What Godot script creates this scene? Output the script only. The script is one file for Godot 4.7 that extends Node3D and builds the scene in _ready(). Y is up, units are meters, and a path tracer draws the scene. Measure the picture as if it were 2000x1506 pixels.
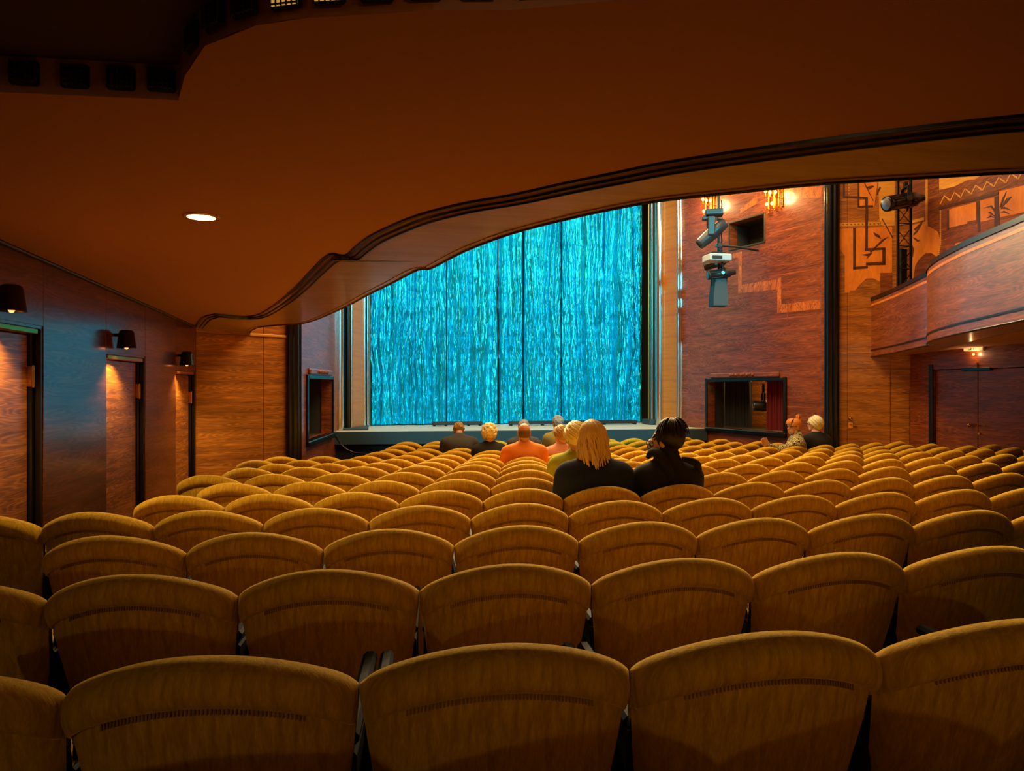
extends Node3D
# A small art-deco theatre seen from under the balcony: rows of mustard velvet seats, a cyan-lit curtain.
# Plan coordinates: x to the right, z towards the stage, y above the eye; P() turns them into the world (y up, stage at -z).
const YC := 1.385
const TURN := 11.0
var M := {}
var used := {}
var rng := RandomNumberGenerator.new()
var cam_c := cos(deg_to_rad(TURN))
var cam_s := sin(deg_to_rad(TURN))

func _ready():
	rng.seed = 7
	setup_view()
	setup_light()
	materials()
	build_shell()
	build_balcony()
	build_stage()
	build_walls_detail()
	build_seats()
	build_fixtures()
	build_people()

func setup_view():
	var cam := Camera3D.new()
	cam.name = "camera"
	cam.position = Vector3(0, YC, 0)
	cam.rotation_degrees = Vector3(0, -TURN, 0)
	cam.fov = 2.0 * rad_to_deg(atan(753.0 / 1389.0))
	cam.near = 0.02
	cam.far = 100.0
	add_child(cam)
	cam.current = true
	var e := Environment.new()
	e.background_mode = Environment.BG_COLOR
	e.background_color = Color(0, 0, 0)
	e.tonemap_mode = Environment.TONE_MAPPER_LINEAR
	e.tonemap_exposure = 0.84
	e.sdfgi_enabled = true
	e.ssao_enabled = true
	e.ssil_enabled = true
	var w := WorldEnvironment.new()
	w.name = "surroundings"
	w.environment = e
	add_child(w)

func lit(l: Light3D, called: String, at: Vector3, color: Color, energy: float, to = null, size := 0.1):
	l.name = called
	l.light_color = color.linear_to_srgb()
	l.light_energy = energy
	l.light_size = size
	l.shadow_enabled = true
	add_child(l)
	l.position = at
	if to != null:
		var d: Vector3 = to - at
		l.look_at_from_position(at, to, Vector3.UP if absf(d.normalized().y) < 0.98 else Vector3.FORWARD)
	return l

func area(called: String, at: Vector3, to: Vector3, sx: float, sy: float, color: Color, energy: float):
	var l := AreaLight3D.new()
	l.area_size = Vector2(sx, sy)
	l.area_normalize_energy = true
	l.area_range = 40.0
	lit(l, called, at, color, energy, to)

func spot(called: String, at: Vector3, to: Vector3, angle: float, color: Color, energy: float, size := 0.1, soft := 0.3):
	var l := SpotLight3D.new()
	l.spot_angle = angle
	l.spot_angle_attenuation = soft
	l.spot_range = 40.0
	l.spot_attenuation = 2.0
	lit(l, called, at, color, energy, to, size)

func omni(called: String, at: Vector3, color: Color, energy: float, size := 0.05):
	var l := OmniLight3D.new()
	l.omni_range = 30.0
	l.omni_attenuation = 2.0
	lit(l, called, at, color, energy, null, size)

const WARM := Color(1.0, 0.7, 0.35)
const AMBER := Color(1.0, 0.6, 0.25)
const CYAN := Color(0.03, 0.76, 0.92)

func setup_light():
	# the auditorium's ceiling light (a glowing laylight, built in build_shell)
	area("ceiling_light", P(3.25, 6.35, 10.5), P(3.25, 0, 10.5), 5.0, 6.0, WARM, 95.0)
	# unseen light bridge, added above the stage opening to light the seat tops
	for k in 5:
		var x := 0.75 + 1.25 * k
		var strength: float = [60.0, 60.0, 60.0, 42.0, 24.0][k]
		spot("unseen_light_bridge_light", P(x, 4.6, 14.6), P(lerpf(x, 2.6, 0.5), -1.0, 4.2), 25.0, WARM, strength, 0.25, 0.5)
	# stage wash from the balcony rail
	spot("stage_wash_light", P(4.6, 4.2, 1.2), P(3.25, 1.9, 16.8), 19.0, CYAN, 150.0, 0.25, 0.25)
	omni("added_recess_lamp_light", P(0.3, 1.09, 1.45), AMBER, 0.012, 0.02)  # added unseen bulb that brightens the recess side wall
	# downlights under the balcony: the one in view, one by the rear wall
	spot("downlight", P(-0.97, 0.93, 4.34), P(-0.97, -1, 4.34), 68.0, WARM, 2.4, 0.08, 0.5)
	spot("downlight", P(-1.9, 1.08, -4.6), P(-0.2, -0.75, 1.6), 32.0, WARM, 1.9, 0.05, 0.5)

# ---------------------------------------------------------------- helpers
func P(x: float, y: float, z: float) -> Vector3:
	return Vector3(x, y + YC, -z)

func cam_to_plan(X: float, Z: float) -> Vector2:
	return Vector2(cam_c * X + cam_s * Z, -cam_s * X + cam_c * Z)

func plan_to_cam(x: float, z: float) -> Vector2:
	return Vector2(cam_c * x - cam_s * z, cam_s * x + cam_c * z)

func numbered(called: String, parent: Node) -> String:
	var key := str(parent.get_instance_id()) + called
	var n: int = used.get(key, -1) + 1
	used[key] = n
	return called if n == 0 else "%s_%03d" % [called, n]

func tag(o: Node3D, label := "", category := "", group := ""):
	if label:
		o.set_meta("label", label)
	if category:
		o.set_meta("category", category)
	if group:
		o.set_meta("group", group)
	return o

func thing(called: String, label: String, category: String, at := Vector3.ZERO, turn := 0.0, group := "") -> Node3D:
	var o := Node3D.new()
	o.name = numbered(called, self)
	add_child(o, true)
	o.position = at
	o.rotation.y = turn
	tag(o, label, category, group)
	return o

func mesh_of(st) -> Mesh:
	if st is SurfaceTool:
		st.generate_normals()
		return st.commit()
	return st

func obj(called: String, st, mat: Material, parent: Node = null, label := "") -> MeshInstance3D:
	var p: Node = parent if parent else self
	var o := MeshInstance3D.new()
	o.mesh = mesh_of(st)
	o.material_override = mat
	o.name = numbered(called, p)
	p.add_child(o, true)
	if label:
		o.set_meta("label", label)
	return o

func struct(called: String, st, mat: Material, label := "", parent: Node = null) -> MeshInstance3D:
	var o := obj(called, st, mat, parent, label)
	o.set_meta("kind", "structure")
	return o

func mk(smooth := true) -> SurfaceTool:
	var st := SurfaceTool.new()
	st.begin(Mesh.PRIMITIVE_TRIANGLES)
	st.set_smooth_group(0 if smooth else -1)
	return st

func face(st: SurfaceTool, pts: Array, out: Vector3):
	var n: Vector3 = (pts[1] - pts[0]).cross(pts[2] - pts[0])
	if n.dot(out) > 0.0:
		pts = pts.duplicate()
		pts.reverse()
	for i in range(1, pts.size() - 1):
		st.add_vertex(pts[0])
		st.add_vertex(pts[i])
		st.add_vertex(pts[i + 1])

func box(st: SurfaceTool, c: Vector3, s: Vector3, bev := 0.004, B := Basis()):
	st.set_smooth_group(-1)
	var h := s * 0.5
	bev = minf(bev, minf(h.x, minf(h.y, h.z)) * 0.8)
	var i := h - Vector3.ONE * bev
	var q := func(x: float, y: float, z: float) -> Vector3: return c + B * Vector3(x, y, z)
	for a in 3:
		var b := (a + 1) % 3
		var d := (a + 2) % 3
		for sg in [-1.0, 1.0]:
			var pts := []
			for e in [[-1, -1], [1, -1], [1, 1], [-1, 1]]:
				var v := Vector3.ZERO
				v[a] = sg * h[a]
				v[b] = e[0] * i[b]
				v[d] = e[1] * i[d]
				pts.append(q.call(v.x, v.y, v.z))
			var n := Vector3.ZERO
			n[a] = sg
			face(st, pts, B * n)
			if bev > 0.0:
				for sb in [-1.0, 1.0]:
					var p2 := []
					for e in [[0, -1], [0, 1], [1, 1], [1, -1]]:
						var v := Vector3.ZERO
						v[a] = sg * (h[a] if e[0] == 0 else i[a])
						v[b] = sb * (i[b] if e[0] == 0 else h[b])
						v[d] = e[1] * i[d]
						p2.append(q.call(v.x, v.y, v.z))
					var n2 := Vector3.ZERO
					n2[a] = sg
					n2[b] = sb
					face(st, p2, B * n2)
	if bev > 0.0:
		for sx in [-1.0, 1.0]:
			for sy in [-1.0, 1.0]:
				for sz in [-1.0, 1.0]:
					face(st, [q.call(sx * h.x, sy * i.y, sz * i.z), q.call(sx * i.x, sy * h.y, sz * i.z), q.call(sx * i.x, sy * i.y, sz * h.z)], B * Vector3(sx, sy, sz))

func one_box(s: Vector3, bev := 0.004) -> SurfaceTool:
	var st := mk(false)
	box(st, Vector3.ZERO, s, bev)
	return st

func grid(st: SurfaceTool, rows: Array, flip := false):
	st.set_smooth_group(0)
	for r in rows.size() - 1:
		var A: PackedVector3Array = rows[r]
		var B: PackedVector3Array = rows[r + 1]
		for k in A.size() - 1:
			var q := [A[k], A[k + 1], B[k + 1], B[k]]
			if flip:
				q.reverse()
			for n in [0, 1, 2, 0, 2, 3]:
				st.add_vertex(q[n])

func tube(st: SurfaceTool, pts: Array, rad, sides := 8, caps := true):
	st.set_smooth_group(0)
	var n := pts.size()
	var rows := []
	var up := Vector3.UP
	for i in n:
		var d: Vector3 = (pts[mini(i + 1, n - 1)] - pts[maxi(i - 1, 0)])
		d = d.normalized() if d.length() > 1e-7 else Vector3.UP
		if i == 0:
			up = Vector3.UP if absf(d.y) < 0.9 else Vector3.RIGHT
		var s := d.cross(up).normalized()
		up = s.cross(d).normalized()
		var r: float = rad if rad is float else rad[i]
		var row := PackedVector3Array()
		for k in sides + 1:
			var a := TAU * (k % sides) / sides
			row.append(pts[i] + (s * cos(a) + up * sin(a)) * r)
		rows.append(row)
	grid(st, rows)
	if caps:
		for e in [0, n - 1]:
			var cen: Vector3 = pts[e]
			var dd: Vector3 = (pts[0] - pts[1]) if e == 0 else (pts[n - 1] - pts[n - 2])
			st.set_smooth_group(-1)
			for k in sides:
				face(st, [cen, rows[e][k], rows[e][k + 1]], dd)

func lathe(st: SurfaceTool, prof: Array, sides := 24, X := Transform3D()):
	var rows := []
	for p in prof:
		var row := PackedVector3Array()
		for k in sides + 1:
			var a := TAU * (k % sides) / sides
			row.append(X * Vector3(p.x * cos(a), p.y, p.x * sin(a)))
		rows.append(row)
	grid(st, rows)

func ball(st: SurfaceTool, c: Vector3, r: Vector3, n := 8):
	var prof := []
	for i in n + 1:
		var a := -PI / 2 + PI * i / n
		prof.append(Vector2(maxf(cos(a), 0.0001), sin(a)))
	lathe(st, prof, n * 2, Transform3D(Basis.from_scale(r), c))

func prism(st: SurfaceTool, poly: PackedVector2Array, depth: float, X := Transform3D()):
	# a flat outline in the local xy-plane, from z = 0 to z = depth
	var idx := Geometry2D.triangulate_polygon(poly)
	st.set_smooth_group(-1)
	for zz in [0.0, depth]:
		var out := X.basis * Vector3(0, 0, (1.0 if zz == maxf(0.0, depth) else -1.0))
		for i in range(0, idx.size(), 3):
			face(st, [X * Vector3(poly[idx[i]].x, poly[idx[i]].y, zz), X * Vector3(poly[idx[i + 1]].x, poly[idx[i + 1]].y, zz), X * Vector3(poly[idx[i + 2]].x, poly[idx[i + 2]].y, zz)], out)
	var cw := Geometry2D.is_polygon_clockwise(poly)
	for i in poly.size():
		var a := poly[i]
		var b := poly[(i + 1) % poly.size()]
		var n2 := Vector2(b.y - a.y, a.x - b.x) * (1.0 if not cw else -1.0)
		face(st, [X * Vector3(a.x, a.y, 0), X * Vector3(b.x, b.y, 0), X * Vector3(b.x, b.y, depth), X * Vector3(a.x, a.y, depth)], X.basis * Vector3(n2.x, n2.y, 0))

func slab(st: SurfaceTool, poly: PackedVector2Array, y0: Callable, thick: float):
	# a plan outline (x, z) turned into a slab whose underside follows y0(x, z)
	var idx := Geometry2D.triangulate_polygon(poly)
	st.set_smooth_group(-1)
	for up in [0, 1]:
		for i in range(0, idx.size(), 3):
			var t := []
			for k in 3:
				var p := poly[idx[i + k]]
				t.append(P(p.x, y0.call(p.x, p.y) + up * thick, p.y))
			face(st, t, Vector3.UP if up else Vector3.DOWN)
	var cw := Geometry2D.is_polygon_clockwise(poly)
	for i in poly.size():
		var a := poly[i]
		var b := poly[(i + 1) % poly.size()]
		var n2 := Vector2(b.y - a.y, a.x - b.x) * (1.0 if not cw else -1.0)
		face(st, [P(a.x, y0.call(a.x, a.y), a.y), P(b.x, y0.call(b.x, b.y), b.y), P(b.x, y0.call(b.x, b.y) + thick, b.y), P(a.x, y0.call(a.x, a.y) + thick, a.y)], Vector3(n2.x, 0, -n2.y))

class Frame:
	# a wall's own axes: u along it, v above the eye, w out into the room
	var a: Vector2
	var d: Vector2
	var n: Vector2
	var len: float
	func _init(p: Vector2, q: Vector2, inside: Vector2):
		a = p
		len = p.distance_to(q)
		d = (q - p) / len
		n = Vector2(-d.y, d.x)
		if n.dot(inside - p) < 0:
			n = -n
	func at(u: float, v: float, w := 0.0) -> Vector3:
		var p := a + d * u + n * w
		return Vector3(p.x, v + 1.385, -p.y)
	func X() -> Transform3D:
		# local x along the wall, y up, z out into the room (mirrored frames flip x)
		var zo := Vector3(n.x, 0, -n.y)
		var xo := Vector3.UP.cross(zo)
		return Transform3D(Basis(xo, Vector3.UP, zo), Vector3(a.x, 1.385, -a.y))
	func sgn() -> float:
		return signf(Vector3.UP.cross(Vector3(n.x, 0, -n.y)).dot(Vector3(d.x, 0, -d.y)))

func wall_mesh(F: Frame, u0: float, u1: float, v0: float, v1: float, w0: float, w1: float, holes := []) -> SurfaceTool:
	# front face at w1, back at w0; each hole [u0, u1, v0, v1] goes right through
	var st := mk(false)
	var us := [u0, u1]
	var vs := [v0, v1]
	for h in holes:
		us.append_array([clampf(h[0], u0, u1), clampf(h[1], u0, u1)])
		vs.append_array([clampf(h[2], v0, v1), clampf(h[3], v0, v1)])
	us.sort()
	vs.sort()
	var out := F.at(0, 0, 1) - F.at(0, 0, 0)
	var al := F.at(1, 0) - F.at(0, 0)
	for i in us.size() - 1:
		for j in vs.size() - 1:
			var ua: float = us[i]
			var ub: float = us[i + 1]
			var va: float = vs[j]
			var vb: float = vs[j + 1]
			if ub - ua < 1e-5 or vb - va < 1e-5:
				continue
			var inside := false
			for h in holes:
				if (ua + ub) / 2 > h[0] and (ua + ub) / 2 < h[1] and (va + vb) / 2 > h[2] and (va + vb) / 2 < h[3]:
					inside = true
			if inside:
				continue
			face(st, [F.at(ua, va, w1), F.at(ub, va, w1), F.at(ub, vb, w1), F.at(ua, vb, w1)], out)
			face(st, [F.at(ua, va, w0), F.at(ub, va, w0), F.at(ub, vb, w0), F.at(ua, vb, w0)], -out)
	var rim := func(h, sg: float):
		face(st, [F.at(h[0], h[2], w0), F.at(h[0], h[3], w0), F.at(h[0], h[3], w1), F.at(h[0], h[2], w1)], al * sg)
		face(st, [F.at(h[1], h[2], w0), F.at(h[1], h[3], w0), F.at(h[1], h[3], w1), F.at(h[1], h[2], w1)], -al * sg)
		face(st, [F.at(h[0], h[2], w0), F.at(h[1], h[2], w0), F.at(h[1], h[2], w1), F.at(h[0], h[2], w1)], Vector3.UP * sg)
		face(st, [F.at(h[0], h[3], w0), F.at(h[1], h[3], w0), F.at(h[1], h[3], w1), F.at(h[0], h[3], w1)], -Vector3.UP * sg)
	for h in holes:
		rim.call(h, 1.0)
	rim.call([u0, u1, v0, v1], -1.0)
	return st

func wbox(F: Frame, u0: float, u1: float, v0: float, v1: float, w0: float, w1: float, bev := 0.004) -> SurfaceTool:
	var st := mk(false)
	wbox_to(st, F, u0, u1, v0, v1, w0, w1, bev)
	return st

func wbox_to(st: SurfaceTool, F: Frame, u0: float, u1: float, v0: float, v1: float, w0: float, w1: float, bev := 0.004):
	var T := F.X()
	box(st, F.at((u0 + u1) / 2, (v0 + v1) / 2, (w0 + w1) / 2), Vector3(absf(u1 - u0), absf(v1 - v0), absf(w1 - w0)), bev, T.basis)

func wpoly(F: Frame, pts: Array, w0: float, w1: float) -> SurfaceTool:
	# an inlay: an outline in (u, v) on the wall
	var st := mk(false)
	wpoly_to(st, F, pts, w0, w1)
	return st

func wpoly_to(st: SurfaceTool, F: Frame, pts: Array, w0: float, w1: float):
	var T := F.X()
	var s := F.sgn()
	var poly := PackedVector2Array()
	for i in range(0, pts.size(), 2):
		poly.append(Vector2(pts[i] * s, pts[i + 1]))
	T.origin += T.basis.z * w0
	prism(st, poly, w1 - w0, T)

# ---------------------------------------------------------------- materials
func mat(key: String, c: Color, rough := 0.6, metal := 0.0) -> StandardMaterial3D:
	var m := StandardMaterial3D.new()
	m.resource_name = key
	m.albedo_color = c
	m.roughness = rough
	m.metallic = metal
	m.cull_mode = BaseMaterial3D.CULL_DISABLED
	M[key] = m
	return m

func noise_image(seed_: int, freq: float, oct := 4, n := 512) -> Image:
	var f := FastNoiseLite.new()
	f.seed = seed_
	f.noise_type = FastNoiseLite.TYPE_SIMPLEX_SMOOTH
	f.frequency = freq
	f.fractal_octaves = oct
	var im := f.get_seamless_image(n, n)
	im.convert(Image.FORMAT_RGBA8)
	return im

func grain_texture(seed_: int, dark: Color, light: Color, rings: float, contrast := 1.0) -> ImageTexture:
	var A := noise_image(seed_, 0.006, 3)
	var B := noise_image(seed_ + 1, 0.05, 4)
	var C := noise_image(seed_ + 2, 0.012, 2)
	var a := A.get_data()
	var b := B.get_data()
	var c := C.get_data()
	var n := 512 * 512
	var o := PackedByteArray()
	o.resize(n * 4)
	for i in n:
		var fig := 0.5 + 0.5 * sin(a[i * 4] / 255.0 * rings)
		fig = pow(fig, 1.6)
		var v: float = 0.5 + contrast * (0.42 * (fig - 0.5) + 0.5 * (b[i * 4] / 255.0 - 0.5) + 0.5 * (c[i * 4] / 255.0 - 0.5))
		v = clampf(v, 0.0, 1.0)
		o[i * 4] = int(255.0 * lerpf(dark.r, light.r, v))
		o[i * 4 + 1] = int(255.0 * lerpf(dark.g, light.g, v))
		o[i * 4 + 2] = int(255.0 * lerpf(dark.b, light.b, v))
		o[i * 4 + 3] = 255
	return ImageTexture.create_from_image(Image.create_from_data(512, 512, false, Image.FORMAT_RGBA8, o))

func noise_tex(seed_: int, freq: float, oct := 4, as_normal := false, strength := 2.0) -> ImageTexture:
	var im := noise_image(seed_, freq, oct)
	if as_normal:
		im.bump_map_to_normal_map(strength)
	return ImageTexture.create_from_image(im)

func tri(m: StandardMaterial3D, scale: Vector3, world := true) -> StandardMaterial3D:
	m.uv1_triplanar = true
	m.uv1_world_triplanar = world
	m.uv1_scale = scale
	m.uv1_triplanar_sharpness = 6.0
	return m

func materials():
	var grain := grain_texture(3, Color(0.5, 0.43, 0.39), Color(1, 1, 1), 75.0)
	var fine := grain_texture(9, Color(0.62, 0.56, 0.52), Color(1, 1, 1), 26.0, 1.0)
	var soft := grain_texture(15, Color(0.78, 0.72, 0.66), Color(1, 1, 1), 4.0, 0.8)
	var ripple := noise_tex(21, 0.012, 2, true, 3.0)
	var wood := func(key: String, c: Color, rough: float, tex: ImageTexture, scale: Vector3, coat := 0.5):
		var m := mat(key, c, rough)
		m.albedo_texture = tex
		tri(m, scale)
		m.clearcoat_enabled = coat > 0.0
		m.clearcoat = coat
		m.clearcoat_roughness = 0.16
		m.normal_enabled = true
		m.normal_texture = ripple
		m.normal_scale = 0.12
		return m
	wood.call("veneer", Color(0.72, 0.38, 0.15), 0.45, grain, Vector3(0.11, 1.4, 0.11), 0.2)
	wood.call("veneer_red", Color(0.7, 0.37, 0.18), 0.4, grain, Vector3(0.11, 1.2, 0.11))
	wood.call("veneer_gold", Color(0.86, 0.54, 0.18), 0.4, grain, Vector3(0.12, 1.5, 0.12), 0.3)  # lighter copy of the wall veneer; its gold is mostly lighting put into colour
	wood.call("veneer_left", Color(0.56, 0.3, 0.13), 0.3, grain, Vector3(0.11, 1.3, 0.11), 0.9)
	wood.call("veneer_soffit", Color(0.72, 0.56, 0.47), 0.38, soft, Vector3(0.12, 1.0, 1.2), 0.45)
	M.veneer_soffit.metallic_specular = 0.35
	wood.call("veneer_amber", Color(0.8, 0.52, 0.1), 0.4, soft, Vector3(0.2, 2.0, 0.2), 0.3)
	wood.call("inlay_light", Color(0.97, 0.58, 0.17), 0.4, soft, Vector3(0.9, 0.25, 0.9))
	wood.call("inlay_mid", Color(0.7, 0.38, 0.13), 0.4, grain, Vector3(0.12, 1.2, 0.12))
	wood.call("inlay_dark", Color(0.36, 0.19, 0.08), 0.4, soft, Vector3(0.2, 1.2, 0.2))
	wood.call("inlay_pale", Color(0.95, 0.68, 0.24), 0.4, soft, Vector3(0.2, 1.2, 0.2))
	wood.call("inlay_band", Color(0.97, 0.56, 0.2), 0.4, grain, Vector3(1.4, 0.3, 1.4))
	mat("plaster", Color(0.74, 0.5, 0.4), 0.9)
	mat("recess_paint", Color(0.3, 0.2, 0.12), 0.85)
	mat("recess_edge", Color(0.72, 0.42, 0.18), 0.6)
	mat("black_lacquer", Color(0.035, 0.03, 0.03), 0.25)
	mat("black_matt", Color(0.03, 0.03, 0.032), 0.75)
	mat("dark_trim", Color(0.06, 0.03, 0.02), 0.3)
	mat("dark_backing", Color(0.07, 0.035, 0.02), 0.7)
	mat("grey_box", Color(0.2, 0.19, 0.16), 0.7)
	mat("charcoal", Color(0.12, 0.125, 0.13), 0.45)
	mat("fixture_grey", Color(0.2, 0.21, 0.22), 0.4)
	mat("fixture_pale", Color(0.8, 0.82, 0.82), 0.5)
	mat("speaker_grille", Color(0.3, 0.33, 0.34), 0.7)
	mat("brass", Color(0.85, 0.62, 0.25), 0.25, 1.0)
	mat("gold_leaf", Color(0.8, 0.55, 0.2), 0.3, 1.0)
	mat("silver", Color(0.86, 0.87, 0.87), 0.22, 1.0)
	mat("steel", Color(0.6, 0.6, 0.6), 0.35, 1.0)
	mat("aged_metal", Color(0.42, 0.4, 0.32), 0.4, 0.9)
	mat("stage_paint", Color(0.85, 0.86, 0.8), 0.35)
	mat("stage_front", Color(0.17, 0.25, 0.28), 0.55)
	mat("carpet", Color(0.1, 0.05, 0.04), 1.0)
	mat("ceiling_paint", Color(0.55, 0.42, 0.28), 0.9)
	mat("armrest", Color(0.07, 0.095, 0.12), 0.6).metallic_specular = 0.15  # blue tint stands for the curtain's sheen on the dark pads
	mat("red_velvet", Color(0.42, 0.05, 0.07), 0.85)
	mat("black_velvet", Color(0.09, 0.09, 0.095), 0.85)
	mat("sign_white", Color(0.9, 0.86, 0.75), 0.5)
	mat("sign_green", Color(0.03, 0.36, 0.2), 0.5)
	# velvet
	var v := mat("velvet", Color(0.88, 0.7, 0.1), 0.95)
	v.albedo_texture = grain_texture(31, Color(0.72, 0.66, 0.6), Color(1, 1, 1), 5.0, 0.9)
	v.rim_enabled = true
	v.rim = 1.0
	v.rim_tint = 0.9
	v.normal_enabled = true
	v.normal_texture = noise_tex(41, 0.03, 3, true, 5.0)
	v.normal_scale = 0.3
	tri(v, Vector3(9, 1.6, 9), false)
	mat("stitching", Color(0.6, 0.42, 0.1), 0.95)
	# crushed lame for the stage curtain
	var cu := mat("lame", Color(0.1, 0.79, 0.92), 0.31, 0.82)
	cu.normal_enabled = true
	cu.normal_texture = noise_tex(51, 0.02, 4, true, 10.0)
	cu.normal_scale = 0.7
	tri(cu, Vector3(3.0, 0.2, 3.0))
	# glows
	glow("glow_warm", Color(1, 0.86, 0.55), 9.0)
	glow("glow_amber", Color(1, 0.62, 0.25), 14.0)
	glow("glow_lamp", Color(1, 0.5, 0.25), 6.0)
	glow("glow_laylight", Color(1, 0.75, 0.45), 2.0)
	glow("glow_exit", Color(1.0, 0.8, 0.5), 0.9)
	glow("glow_vent", Color(1.0, 0.75, 0.35), 0.6)

func glow(key: String, c: Color, e: float):
	var m := mat(key, c, 0.5)
	m.emission_enabled = true
	m.emission = c
	m.emission_energy_multiplier = e

# ---------------------------------------------------------------- the room
var row_a := [0.545, 1.375, 2.18, 3.004, 3.825, 4.646, 5.455, 6.295, 7.145, 7.98, 8.83, 9.69, 10.55, 11.45, 12.35, 13.2]
var row_b := [0.115, 0.12, 0.125, 0.145, 0.152, 0.164, 0.173, 0.178, 0.178, 0.181, 0.186, 0.195, 0.2, 0.2, 0.2, 0.2]
var row_c := [0.012, 0.012, 0.014, 0.012, 0.0135, 0.0148, 0.0175, 0.0183, 0.0198, 0.0204, 0.0208, 0.0205, 0.02, 0.02, 0.015, 0.015]
var row_h := [0.5, 0.555, 0.608, 0.656, 0.7, 0.741, 0.777, 0.817, 0.858, 0.911, 0.958, 0.997, 1.025, 1.065, 1.075, 1.09]
const NOTCH := 0.83

func floor_y(x: float, z: float) -> float:
	var q := plan_to_cam(x, z)
	var X := clampf(q.x, -4.0, 8.0)
	var a := q.y - 0.165 * X - 0.017 * X * X
	if a <= row_a[0]:
		return -(row_h[0] + NOTCH) + (row_a[0] - a) * 0.05
	for i in 15:
		if a <= row_a[i + 1]:
			return -(lerpf(row_h[i], row_h[i + 1], (a - row_a[i]) / (row_a[i + 1] - row_a[i])) + NOTCH)
	return -(row_h[15] + NOTCH)

var F_left: Frame
var F_right: Frame
var F_sleft: Frame
var F_sright: Frame
var F_pleft: Frame
var F_pright: Frame
var F_rear: Frame
const DOORS_L := [[4.75, 5.78], [7.09, 8.16], [9.41, 10.33]]

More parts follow.
